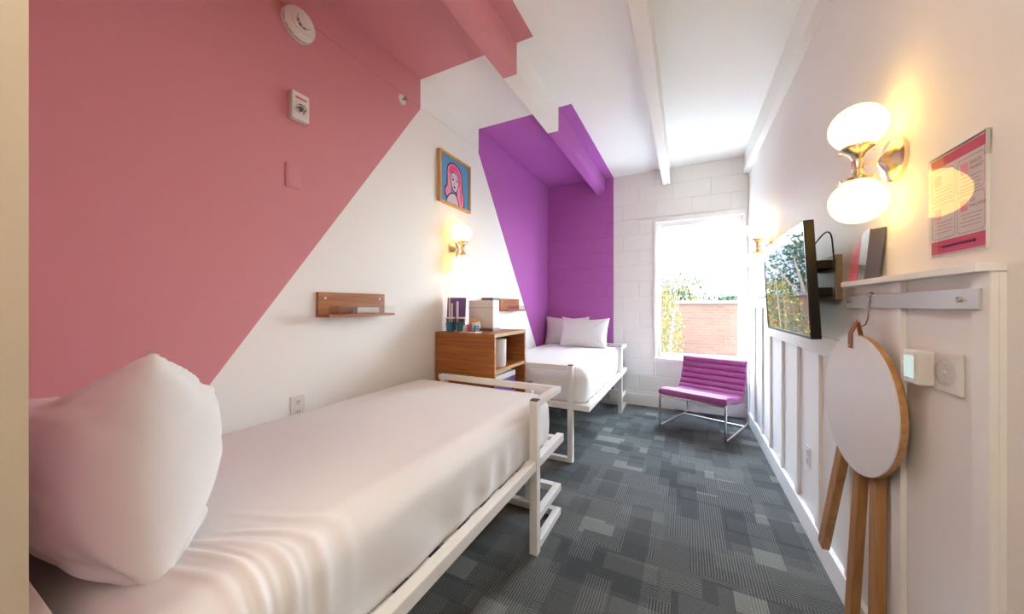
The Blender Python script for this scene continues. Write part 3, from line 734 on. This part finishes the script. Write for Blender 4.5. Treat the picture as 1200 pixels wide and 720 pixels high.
# ------------------------------------------------------------------ hook rail, S hook, folding table
hr = thing('hook_rail', (0.625, 1.578, 1.315), 'brushed aluminium hanging rail screwed under the white ledge', 'rail')
rb_ = box('bar', -0.017, 0.005, -0.372, 0.372, -0.025, 0.025, M['steel'], hr, 0.0015)
for y in (-0.315, 0.325):
    lathe('bolt', [(0, 0.010), (0.0055, 0.009), (0.0065, 0.004), (0.0065, 0)], M['chrome'], rb_, 14, Matrix.Translation((-0.017, y, 0)) @ Matrix.Rotation(-math.pi / 2, 4, 'Y'))
HY = 1.745
sh = tube('wire_hook', [(0.6115, HY - 0.012, 1.300), (0.606, HY - 0.008, 1.325), (0.603, HY - 0.003, 1.345), (0.612, HY, 1.3475), (0.621, HY, 1.344), (0.606, HY - 0.012, 1.335), (0.602, HY - 0.014, 1.30), (0.600, HY - 0.018, 1.275), (0.597, HY - 0.022, 1.250), (0.594, HY - 0.012, 1.228), (0.590, HY + 0.010, 1.220), (0.586, HY + 0.028, 1.228), (0.584, HY + 0.036, 1.245)], 0.0022, M['hook'], None, 8)
tag(sh, 'thin dark wire hook hooked over the aluminium rail', 'hook')
ft = thing('folding_table', (0.560, 1.705, 0.94), 'round white folding side table hung on the wall by a leather strap', 'table', None, math.radians(4))
R_ = 0.250
lathe('table_top', [(0, 0), (R_, 0), (R_, 0.004), (0, 0.004)], M['white_lam'], ft, 72, Matrix.Rotation(-math.pi / 2, 4, 'Y'))
lathe('wood_core', [(0, -0.022), (R_ - 0.006, -0.022), (R_, -0.016), (R_, 0), (0, 0)], M['wood_edge'], ft, 72, Matrix.Rotation(-math.pi / 2, 4, 'Y'))
# strap loop at the top
obar('strap', (-0.0062, 0.030, R_ - 0.050), (-0.0062, 0.028, R_ + 0.006), 0.030, 0.003, M['leather'], ft, side=(0, 1, 0), bev=0.0008)
obar('strap', (-0.0062, 0.028, R_ + 0.004), (0.010, 0.026, 0.298), 0.030, 0.003, M['leather'], ft, side=(0, 1, 0), bev=0.0008)
obar('strap', (0.026, 0.018, R_ - 0.03), (0.013, 0.024, 0.298), 0.030, 0.003, M['leather'], ft, side=(0, 1, 0), bev=0.0008)
lathe('rivet', [(0, 0.003), (0.004, 0.002), (0.005, 0)], M['brass'], ft, 10, Matrix.Translation((-0.0095, 0.030, R_ - 0.042)) @ Matrix.Rotation(-math.pi / 2, 4, 'Y'))
for (pa, pb) in (((0.040, 0.13, -0.05), (0.036, 0.375, -0.755)), ((0.040, 0.04, -0.05), (0.036, 0.125, -0.885)), ((0.040, -0.05, -0.05), (0.036, -0.045, -0.80))):
    obar('leg', pa, pb, 0.048, 0.030, M['wood_leg'], ft, side=(0, 1, 0), bev=0.004)
box('leg_mount', 0.0225, 0.030, -0.09, 0.16, -0.10, 0.10, M['wood_leg'], ft, 0.002)

# ------------------------------------------------------------------ ledge leaflets
pk = thing('booklet', (0.612, 1.905, 1.397), 'pink leaflet leaning on the wall at the far end of the ledge', 'booklet')
obar('cover', (0, 0, 0), (0.020, 0.004, 0.152), 0.088, 0.004, M['paper_pink'], pk, side=(0, 1, 0), bev=0.0006)
for k in range(9):
    zz = 0.02 + k * 0.014
    obar('print_line', (0.02 * zz / 0.152 - 0.0023, 0.0, zz), (0.02 * zz / 0.152 - 0.0020, 0.0, zz + 0.003), 0.066 - 0.012 * (k % 3), 0.0004, M['rail_red'], pk, side=(0, 1, 0), bev=0)
gk = thing('booklet', (0.606, 1.775, 1.397), 'dark grey folded brochure standing half open on the ledge', 'booklet')
obar('cover', (0, 0.03, 0), (0.018, 0.036, 0.190), 0.10, 0.003, M['paper_grey'], gk, side=(0.12, 1, 0), bev=0.0006)
obar('cover', (0.003, -0.045, 0), (0.020, -0.050, 0.185), 0.060, 0.003, M['paper_dark'], gk, side=(-0.35, 1, 0), bev=0.0006)
obar('page', (0.006, 0.0, 0), (0.022, -0.004, 0.180), 0.10, 0.004, M['paper_grey'], gk, side=(0, 1, 0), bev=0.0006)

# ------------------------------------------------------------------ poster behind acrylic
ps = thing('poster', (XR, 1.343, 1.578), 'pink and white printed notice in a clear acrylic holder on the right wall', 'poster')
PWY, PHZ = 0.108, 0.140
box('sheet', -0.0025, -0.0015, -PWY + 0.003, PWY - 0.003, -PHZ + 0.003, PHZ - 0.003, M['paper_white'], ps)
box('acrylic_back', -0.0015, 0.0, -PWY, PWY, -PHZ, PHZ, M['acrylic'], ps)
bm = bmesh.new(); bm.faces.new([bm.verts.new(p) for p in ((-0.0065, PWY, -PHZ), (-0.0065, -PWY, -PHZ), (-0.0065, -PWY, PHZ), (-0.0065, PWY, PHZ))]); link('acrylic_front', bm, M['poster_pane'], ps)
box('bracket', -0.010, 0.0, -PWY - 0.007, -PWY - 0.002, PHZ - 0.06, PHZ, M['acrylic'], ps)
for n_, y0, y1, z0, z1 in (('edge', -PWY - 0.0015, -PWY, -PHZ, PHZ), ('edge', -PWY, PWY, -PHZ - 0.002, -PHZ), ('edge', -PWY, PWY, PHZ, PHZ + 0.002)):
    box('acrylic_edge', -0.0066, 0.0, y0, y1, z0, z1, M['plastic'], ps)
# print, all on the sheet face
PXF = -0.0027
def pr(n, y0, y1, z0, z1, m): return box(n, PXF - 0.0003, PXF + 0.0003, y0, y1, z0, z1, m, ps)
pr('top_band', -PWY + 0.006, 0.050, 0.108, 0.134, M['rail_red']); pr('top_band', 0.050, PWY - 0.006, 0.108, 0.134, M['rail_orange'])
pr('bottom_band', -PWY + 0.006, PWY - 0.006, -0.134, -0.098, M['rail_red'])
def rrect(y0, y1, z0, z1, r, w, m):
    bm = bmesh.new(); o_, i_ = [], []
    for k in range(4):
        cy, cz = ((y1 - r, z1 - r), (y0 + r, z1 - r), (y0 + r, z0 + r), (y1 - r, z0 + r))[k]
        for a in range(7):
            t = k * math.pi / 2 + a * math.pi / 12
            o_.append(bm.verts.new((PXF - 0.0004, cy + r * math.cos(t), cz + r * math.sin(t)))); i_.append(bm.verts.new((PXF - 0.0004, cy + (r - w) * math.cos(t), cz + (r - w) * math.sin(t))))
    for a in range(len(o_)):
        b = (a + 1) % len(o_); bm.faces.new((o_[a], o_[b], i_[b], i_[a]))
    return link('box_outline', bm, m, ps)
def text(body, y, z, size, m, parent, xf, align='LEFT', rot=(math.pi / 2, 0, -math.pi / 2), name='lettering'):
    cu = bpy.data.curves.new(name, 'FONT'); cu.body = body; cu.size = size; cu.align_x = align
    to = bpy.data.objects.new(name, cu); COL.objects.link(to)
    bpy.context.view_layer.update()
    me = bpy.data.meshes.new_from_object(to.evaluated_get(bpy.context.evaluated_depsgraph_get()))
    bpy.data.objects.remove(to); bpy.data.curves.remove(cu)
    o = bpy.data.objects.new(name, me); COL.objects.link(o); me.materials.clear(); me.materials.append(m)
    o.parent = parent; o.location = (xf, y, z); o.rotation_euler = rot
    return o
for (y0, y1, z0, z1, l1, l2) in ((0.004, 0.099, 0.012, 0.098, '', ''), (-0.099, -0.004, 0.012, 0.098, 'SNACK', 'MARKET'), (0.004, 0.099, -0.092, 0.004, '', ''), (-0.099, -0.004, -0.092, 0.004, 'ICE', 'MACHINE')):
    rrect(y0, y1, z0, z1, 0.012, 0.0012, M['ink'])
    if l1:
        text(l1, y0 + 0.050, z1 - 0.022, 0.0125, M['ink'], ps, PXF - 0.0006); text(l2, y0 + 0.050, z1 - 0.036, 0.0125, M['ink'], ps, PXF - 0.0006)
    pr('icon', y1 - 0.036, y1 - 0.012, z1 - 0.040, z1 - 0.012, M['art_light'])
    for k in range(4):
        zz = z1 - 0.05 - k * 0.0095; pr('print_line', y0 + 0.010 + 0.006 * (k % 2), y1 - 0.010 - 0.004 * ((k + 1) % 3), zz - 0.0012, zz + 0.0004, M['ink_soft'])
for k in range(9): pr('print_mark', -0.070 + k * 0.0145, -0.070 + k * 0.0145 + 0.010, -0.120, -0.112, M['ink_blue'])

# ------------------------------------------------------------------ thermostat with keypad, outlets, detectors
th = thing('thermostat', (PXI, 1.385, 1.12), 'white wall control with a small screen beside the round hanging table', 'thermostat')
box('wall_plate', -0.010, 0.0, -0.092, 0.078, -0.055, 0.055, M['plastic'], th, 0.004)
bx = box('module', -0.046, -0.010, 0.004, 0.080, -0.048, 0.050, M['plastic'], th, 0.006, 3)
box('screen_frame', -0.0475, -0.046, 0.012, 0.072, -0.036, 0.040, M['plastic'], bx, 0.001)
box('display', -0.0485, -0.0475, 0.018, 0.066, -0.030, 0.034, M['screen_glow'], bx)
lathe('dial', [(0, 0.012), (0.026, 0.012), (0.034, 0.006), (0.038, 0)], M['acrylic'], th, 28, Matrix.Translation((-0.010, -0.040, 0.0)) @ Matrix.Rotation(-math.pi / 2, 4, 'Y'))
for zz in (0.022, -0.002, -0.026): lathe('button', [(0, 0.005), (0.006, 0.004), (0.007, 0)], M['plastic'], th, 12, Matrix.Translation((-0.010, -0.035, zz)) @ Matrix.Rotation(-math.pi / 2, 4, 'Y'))

def outlet(x, y, z, sg, label):
    o = thing('power_outlet', (x, y, z), label, 'outlet', 'white duplex wall outlets')
    box('cover_plate', 0, sg * 0.006, -0.036, 0.036, -0.058, 0.058, M['plastic'], o, 0.002)
    for zz in (-0.026, 0.026):
        f = box('socket', sg * 0.006, sg * 0.0085, -0.016, 0.016, zz - 0.017, zz + 0.017, M['plastic'], o, 0.001)
        for yy in (-0.006, 0.006): box('slot', sg * 0.0085, sg * 0.009, yy - 0.0018, yy + 0.0018, zz - 0.002, zz + 0.009, M['cap'], f)
        box('slot', sg * 0.0085, sg * 0.009, -0.003, 0.003, zz - 0.012, zz - 0.007, M['cap'], f)
    return o
outlet(XL, 1.10, 0.770, 1, 'white outlet just above the near bed on the left wall')
outlet(PXI, 2.54, 0.43, -1, 'white outlet low on the battened right wall')

sd = thing('smoke_detector', (XL, 1.10, 2.758), 'round white smoke detector high on the pink wall', 'smoke detector')
ry = Matrix.Rotation(math.pi / 2, 4, 'Y')
lathe('base', [(0, 0), (0.084, 0), (0.084, 0.010), (0.079, 0.012), (0, 0.012)], M['plastic'], sd, 40, ry)
lathe('vent_ring', [(0, 0.012), (0.074, 0.012), (0.074, 0.020), (0, 0.020)], M['cap'], sd, 40, ry)
lathe('cover', [(0, 0.020), (0.079, 0.020), (0.081, 0.027), (0.070, 0.040), (0.056, 0.043), (0.053, 0.049), (0.042, 0.051), (0, 0.051)], M['plastic'], sd, 40, ry)
for k in range(16):
    a = k * 2 * math.pi / 16
    bm = bmesh.new(); bm_box(bm, 0.012, 0.0205, 0.070, 0.0815, -0.004, 0.004); bmesh.ops.transform(bm, matrix=Matrix.Rotation(a, 4, 'X'), verts=bm.verts); link('rib', bm, M['plastic'], sd)
lathe('sensor_core', [(0, 0.051), (0.034, 0.051), (0.034, 0.066), (0, 0.066)], M['grey_plastic'], sd, 28, ry)
lathe('sensor_cap', [(0, 0.066), (0.036, 0.066), (0.036, 0.072), (0.026, 0.078), (0, 0.078)], M['plastic'], sd, 28, ry)
for k in range(10):
    a = k * 2 * math.pi / 10
    bm = bmesh.new(); bm_box(bm, 0.051, 0.0665, 0.031, 0.037, -0.004, 0.004); bmesh.ops.transform(bm, matrix=Matrix.Rotation(a, 4, 'X'), verts=bm.verts); link('rib', bm, M['plastic'], sd)

al = thing('alarm_strobe', (XL, 1.098, 2.325), 'white fire alarm box on the pink wall below the smoke detector', 'alarm')
box('housing', 0, 0.035, -0.045, 0.045, -0.07, 0.07, M['plastic'], al, 0.006)
box('lettering_strip', 0.035, 0.0365, -0.028, 0.028, 0.036, 0.046, M['paper_pink'], al)
lathe('lens', [(0, 0.022), (0.018, 0.018), (0.026, 0.006), (0.026, 0)], M['acrylic'], al, 20, Matrix.Translation((0.035, 0, -0.012)) @ ry)
lathe('flash_tube', [(0, 0.012), (0.010, 0.010), (0.012, 0)], M['grey_plastic'], al, 14, Matrix.Translation((0.035, 0, -0.012)) @ ry)
for k in range(6):
    a = k * math.pi / 3; tube('guard', [(0.035, 0.024 * math.cos(a), -0.012 + 0.024 * math.sin(a)), (0.056, 0.012 * math.cos(a), -0.012 + 0.012 * math.sin(a))], 0.0018, M['cap'], al, 6)
spk = thing('sprinkler', (XL, 1.842, 2.768), 'small round sprinkler head on the pink wall near the paint edge', 'sprinkler')
lathe('escutcheon', [(0, 0), (0.036, 0), (0.034, 0.006), (0.014, 0.010), (0, 0.010)], M['plastic'], spk, 24, ry)
lathe('nozzle', [(0, 0.010), (0.009, 0.010), (0.008, 0.030), (0, 0.030)], M['steel'], spk, 14, ry)
lathe('deflector', [(0, 0.034), (0.015, 0.034), (0.015, 0.036), (0, 0.036)], M['grey_plastic'], spk, 16, ry)
for s_ in (-1, 1): tube('frame_arm', [(0.014, s_ * 0.008, 0), (0.024, s_ * 0.013, 0), (0.034, s_ * 0.004, 0)], 0.002, M['steel'], spk, 6)
cv = thing('blank_cover', (XL, 1.078, 1.965), 'painted over pink blank cover plate on the pink wall', 'cover plate')
box('plate', 0, 0.006, -0.038, 0.038, -0.062, 0.062, M['pink'], cv, 0.002)
box('inset', 0.006, 0.0075, -0.030, 0.030, -0.054, 0.054, M['pink'], cv, 0.001)

# ------------------------------------------------------------------ framed picture: generic pop portrait with pink hair
pc = thing('framed_picture', (XL, 2.455, 2.365), 'framed pop art portrait with pink hair on a blue ground', 'picture')
PW_, PH_ = 0.225, 0.215
box('backing', 0.0, 0.018, -PW_ + 0.004, PW_ - 0.004, -PH_ + 0.004, PH_ - 0.004, M['art_blue'], pc)
for y0, y1, z0, z1 in ((-PW_, PW_, PH_ - 0.020, PH_), (-PW_, PW_, -PH_, -PH_ + 0.020), (-PW_, -PW_ + 0.020, -PH_ + 0.020, PH_ - 0.020), (PW_ - 0.020, PW_, -PH_ + 0.020, PH_ - 0.020)):
    box('frame_bar', 0, 0.032, y0, y1, z0, z1, M['wood_frame'], pc, 0.002)
def shape(n, pts, layer, m, closed_smooth=True):
    P = [Vector((0, p[0], p[1])) for p in pts]
    if closed_smooth:
        out = []; N = len(P)
        for i in range(N):
            p0, p1, p2, p3 = P[i - 1], P[i], P[(i + 1) % N], P[(i + 2) % N]
            for k in range(4):
                t = k / 4; out.append(0.5 * ((2 * p1) + (p2 - p0) * t + (2 * p0 - 5 * p1 + 4 * p2 - p3) * t * t + (3 * p1 - p0 - 3 * p2 + p3) * t ** 3))
        P = out
    bm = bmesh.new(); x = 0.0182 + 0.0002 * layer
    f = bm.faces.new([bm.verts.new((x, p.y, p.z)) for p in P]); bmesh.ops.triangulate(bm, faces=[f])
    return link(n, bm, m, pc)
# +y is to the right seen from the room (the wall faces +X, so right is +Y)
shape('hair_outline', [(-0.12, 0.02), (-0.11, 0.12), (-0.03, 0.165), (0.06, 0.14), (0.10, 0.06), (0.105, -0.05), (0.135, -0.12), (0.12, -0.195), (0.02, -0.195), (0.00, -0.08), (-0.07, -0.06), (-0.08, -0.155), (-0.145, -0.15), (-0.155, -0.08), (-0.12, -0.04)], 1, M['art_line'])
shape('hair', [(-0.11, 0.03), (-0.10, 0.11), (-0.03, 0.152), (0.05, 0.13), (0.088, 0.06), (0.095, -0.05), (0.122, -0.12), (0.108, -0.19), (0.04, -0.19), (0.02, -0.06), (-0.06, -0.05), (-0.075, -0.14), (-0.130, -0.135), (-0.138, -0.085), (-0.108, -0.045)], 2, M['art_light'])
shape('hair_wave', [(-0.095, 0.06), (-0.07, 0.125), (-0.01, 0.143), (0.05, 0.11), (0.082, 0.03), (0.06, -0.03), (0.045, 0.06), (0.00, 0.10), (-0.06, 0.07)], 3, M['art_pink'])
shape('hair_strand', [(0.065, -0.02), (0.085, -0.06), (0.10, -0.13), (0.088, -0.18), (0.075, -0.12)], 3, M['art_pink'])
shape('shoulder_outline', [(-0.125, -0.194), (-0.108, -0.135), (-0.055, -0.098), (0.0, -0.098), (0.035, -0.135), (0.048, -0.194)], 4, M['art_line'])
shape('shoulder', [(-0.112, -0.193), (-0.097, -0.143), (-0.05, -0.109), (0.0, -0.109), (0.024, -0.142), (0.035, -0.193)], 5, M['art_skin'])
shape('face_outline', [(-0.07, 0.05), (-0.03, 0.085), (0.03, 0.07), (0.05, 0.01), (0.035, -0.05), (0.0, -0.09), (-0.035, -0.075), (-0.065, -0.02)], 6, M['art_line'])
shape('face', [(-0.062, 0.045), (-0.03, 0.076), (0.025, 0.062), (0.042, 0.01), (0.028, -0.047), (0.0, -0.08), (-0.03, -0.067), (-0.056, -0.02)], 7, M['art_skin'])
shape('eye', [(-0.048, 0.018), (-0.034, 0.028), (-0.018, 0.018), (-0.034, 0.011)], 8, M['art_line']); shape('eye', [(0.004, 0.018), (0.018, 0.028), (0.033, 0.018), (0.018, 0.011)], 8, M['art_line'])
shape('eyebrow', [(-0.052, 0.035), (-0.034, 0.045), (-0.016, 0.038), (-0.034, 0.040)], 8, M['art_line']); shape('eyebrow', [(0.002, 0.038), (0.018, 0.046), (0.036, 0.036), (0.018, 0.041)], 8, M['art_line'])
shape('nose', [(-0.014, 0.0), (-0.010, -0.018), (-0.018, -0.020)], 8, M['art_line'], False)
shape('lips', [(-0.032, -0.042), (-0.016, -0.034), (0.002, -0.042), (-0.014, -0.054)], 8, M['art_line'])

# ------------------------------------------------------------------ lounge chair
ch = thing('lounge_chair', (0.164, 4.23, 0), 'magenta channel tufted armless lounge chair on chrome legs by the window', 'chair', None, math.radians(-21.3))
CW = 0.325                     # local: +x right, front at -y
ctrl = [(-0.35, 0.375), (-0.26, 0.378), (-0.12, 0.352), (0.03, 0.325), (0.13, 0.322), (0.20, 0.365), (0.245, 0.45), (0.285, 0.56), (0.325, 0.70)]
pts = []
for i in range(len(ctrl) - 1):
    p0 = Vector(ctrl[max(i - 1, 0)]); p1 = Vector(ctrl[i]); p2 = Vector(ctrl[i + 1]); p3 = Vector(ctrl[min(i + 2, len(ctrl) - 1)])
    for k in range(20):
        t = k / 20; pts.append(0.5 * ((2 * p1) + (p2 - p0) * t + (2 * p0 - 5 * p1 + 4 * p2 - p3) * t * t + (3 * p1 - p0 - 3 * p2 + p3) * t ** 3))
pts.append(Vector(ctrl[-1]))
ln = [0]
for a, b in zip(pts, pts[1:]): ln.append(ln[-1] + (b - a).length)
def at(s):
    s = min(max(s, 0), ln[-1])
    for i in range(len(ln) - 1):
        if ln[i + 1] >= s:
            f = (s - ln[i]) / max(1e-9, ln[i + 1] - ln[i]); d = (pts[i + 1] - pts[i]).normalized(); return pts[i].lerp(pts[i + 1], f), d
    return pts[-1], (pts[-1] - pts[-2]).normalized()
NCH = 14; cl = ln[-1] / NCH
for k in range(NCH):
    bm = bmesh.new(); rings = []
    N = 12; prof = []
    for i in range(N + 1):                         # upper (soft) side
        s = k * cl + cl * i / N; p, d = at(s); nrm = Vector((-d.y, d.x))
        q = 2 * i / N - 1; prof.append(p + nrm * (0.020 + 0.017 * (1 - abs(q) ** 3.2)))
    for i in range(N, -1, -1):
        s = k * cl + cl * i / N; p, d = at(s); nrm = Vector((-d.y, d.x))
        q = 2 * i / N - 1; prof.append(p - nrm * (0.022 + 0.010 * (1 - abs(q) ** 3.2)))
    if k == 0: # round the front lip
        for idx, pp in enumerate(prof):
            pass
    cen = sum(prof, Vector((0, 0))) / len(prof)
    for xx, sc in ((-CW, 0.55), (-CW + 0.006, 0.84), (-CW + 0.018, 0.97), (-CW + 0.035, 1.0), (CW - 0.035, 1.0), (CW - 0.018, 0.97), (CW - 0.006, 0.84), (CW, 0.55)):
        # shrink only in thickness towards the ends
        ring = []
        for idx, pp in enumerate(prof):
            i = idx if idx <= N else 2 * N + 1 - idx
            p, d = at(k * cl + cl * i / N); ring.append(bm.verts.new((xx, *(p + (pp - p) * sc))))
        rings.append(ring)
    for A, B in zip(rings, rings[1:]):
        for i in range(len(A)): bm.faces.new((A[i], A[(i + 1) % len(A)], B[(i + 1) % len(A)], B[i]))
    bm.faces.new(rings[0]); bm.faces.new(rings[-1])
    o = link('cushion_channel', bm, M['upholstery'], ch, True); sharp(o, 50)
rt = 0.011
for s_ in (-1, 1):
    x = s_ * (CW - 0.012)
    path = [(x, -0.335, 0.355)] + arc((x, -0.335, 0.30), (x, -0.350, 0.012), (x, 0, 0.012), 0.03) + arc((x, 0, 0.012), (x, 0.395, 0.012), (x, 0.33, 0.5), 0.03) + [(x, 0.348, 0.60)]
    tube('leg_frame', path, rt, M['chrome'], ch, 12)
tube('cross_bar', [(-CW + 0.012, 0.27, 0.012), (CW - 0.012, 0.27, 0.012)], rt * 0.9, M['chrome'], ch)
tube('seat_bar', [(-CW + 0.012, -0.334, 0.335), (CW - 0.012, -0.334, 0.335)], rt * 0.8, M['chrome'], ch)
tube('back_bar', [(-CW + 0.012, 0.346, 0.585), (CW - 0.012, 0.346, 0.585)], rt * 0.8, M['chrome'], ch)

# ------------------------------------------------------------------ outside: ground, brick wall, shrub, trees, house
tag(box('ground', -14, 16, YB + 0.3, 40, -1.6, -1.45, M['asphalt']), 'paved ground outside the window', None, None, 'structure')
bw_ = thing('brick_wall', (1.0, 9.2, -1.45), 'long low brick wall outside the window', 'wall')
box('masonry', -9, 9, 0, 0.3, 0, 2.78, M['brick'], bw_)
box('coping', -9, 9, -0.05, 0.35, 2.78, 2.86, M['coping'], bw_, 0.01)

def foliage_bm(n, fn, size, seed, nm):
    r = random.Random(seed); bm = bmesh.new()
    for _ in range(n):
        c = Vector(fn(r)); s = size * r.uniform(0.6, 1.3)
        q = Matrix.Rotation(r.uniform(0, 6.28), 3, 'Z') @ Matrix.Rotation(r.uniform(0.3, 2.6), 3, 'X') @ Matrix.Rotation(r.uniform(0, 6.28), 3, 'Y')
        v = [bm.verts.new(c + q @ Vector(p)) for p in ((0, -s, 0), (s * 0.55, 0, s * 0.12), (0, s, 0), (-s * 0.55, 0, s * 0.12))]
        f = bm.faces.new(v); f.material_index = r.randrange(nm)
    return bm
def plant(name, loc, label, cat, n, fn, size, seed, mats, trunk, branches, group=None):
    t = thing(name, loc, label, cat, group)
    bm = bmesh.new()
    for path, r in branches: bm_tube(bm, path, r, 7)
    link('branches', bm, M['bark'], t, True)
    fo = link('foliage', foliage_bm(n, fn, size, seed, len(mats)), None, t, False, mats); tag(fo, None, None, None, 'stuff')
    return t
def col_fn(h0, h1, rx, ry_):
    def fn(r):
        h = r.uniform(h0, h1); k = 0.35 + 0.65 * math.sin(math.pi * min(1, max(0.05, (h - h0) / (h1 - h0)))) ** 0.6
        a = r.uniform(0, 6.28); d = math.sqrt(r.random()) * k
        return (rx * d * math.cos(a), ry_ * d * math.sin(a), h)
    return fn
def ball_fn(cz, rx, ry_, rz, lobes, seed):
    q = random.Random(seed); L = [(q.uniform(-.6, .6) * rx, q.uniform(-.6, .6) * ry_, cz + q.uniform(-.5, .6) * rz, q.uniform(.35, .6)) for _ in range(lobes)]
    def fn(r):
        x, y, z, k = L[r.randrange(lobes)]
        while True:
            d = Vector((r.uniform(-1, 1), r.uniform(-1, 1), r.uniform(-1, 1)))
            if 0.1 < d.length < 1: break
        return (x + d.x * k * rx, y + d.y * k * ry_, z + d.z * k * rz)
    return fn
def br(seed, n, h0, h1, sp, r0):
    r = random.Random(seed); out = []
    for k in range(n):
        a = k * 2.4 + r.uniform(-.3, .3); s = sp * r.uniform(.4, 1)
        p = [(0, 0, 0), (0.15 * s * math.cos(a), 0.15 * s * math.sin(a), h0), (0.6 * s * math.cos(a), 0.6 * s * math.sin(a), (h0 + h1) / 2), (s * math.cos(a), s * math.sin(a), h1 * r.uniform(.8, 1))]
        out.append((p, [r0, r0 * .7, r0 * .4, r0 * .12]))
    return out
plant('autumn_shrub', (-0.50, 8.0, -1.45), 'yellow leaved autumn shrub in front of the brick wall at the window edge', 'shrub', 3400, col_fn(0.2, 3.1, 0.52, 0.4), 0.033, 20, [M['leaf_y'], M['leaf_g'], M['leaf_g'], M['leaf_o']], None, br(30, 10, 0.6, 3.3, 0.5, 0.025))
for k, (px, py, hz_, rx, rz, lob, n, lab) in enumerate(((-0.6, 13.5, 3.0, 1.25, 1.2, 9, 3200, 'loose green tree rising above the brick wall outside'), (-2.2, 12.5, 3.5, 1.0, 1.1, 9, 2200, 'tall dark tree behind the brick wall, reflected in the television'), (1.4, 26.0, 2.7, 2.2, 0.7, 9, 2600, 'low distant line of green trees beyond the brick wall'), (6.2, 29.0, 2.6, 2.2, 0.7, 9, 2600, 'distant green tree low behind the wall at the window\'s right side'))):
    plant('tree', (px, py, -1.45), lab, 'tree', n, ball_fn(hz_, rx, rx * .8, rz, lob, 50 + k), 0.055 if py < 20 else 0.13, 60 + k, [M['leaf_g'], M['leaf_d'], M['leaf_d']] + ([M['leaf_y']] if k == 0 else []), None, br(70 + k, 10, hz_ * .45, hz_ + rz * .9, rx * .9, 0.09), 'trees outside')
hs_ = thing('house', (-5.5, 17.0, -1.45), 'grey sided house with a shingle roof behind the trees, reflected in the television', 'house')
box('wall', -2.6, 2.6, 0, 5, 0, 3.3, M['siding'], hs_)
for k in range(16): box('siding_board', -2.62, 2.62, -0.03, 0.0, 0.05 + k * 0.2, 0.23 + k * 0.2, M['siding'], hs_)
bm = bmesh.new(); v = [bm.verts.new(p) for p in ((-2.9, -0.4, 3.3), (2.9, -0.4, 3.3), (2.9, 2.5, 5.1), (-2.9, 2.5, 5.1), (2.9, 5.4, 3.3), (-2.9, 5.4, 3.3))]
for f in ((0, 1, 2, 3), (3, 2, 4, 5), (0, 3, 5), (1, 4, 2), (0, 5, 4, 1)): bm.faces.new([v[i] for i in f])
link('roof', bm, M['roof'], hs_)
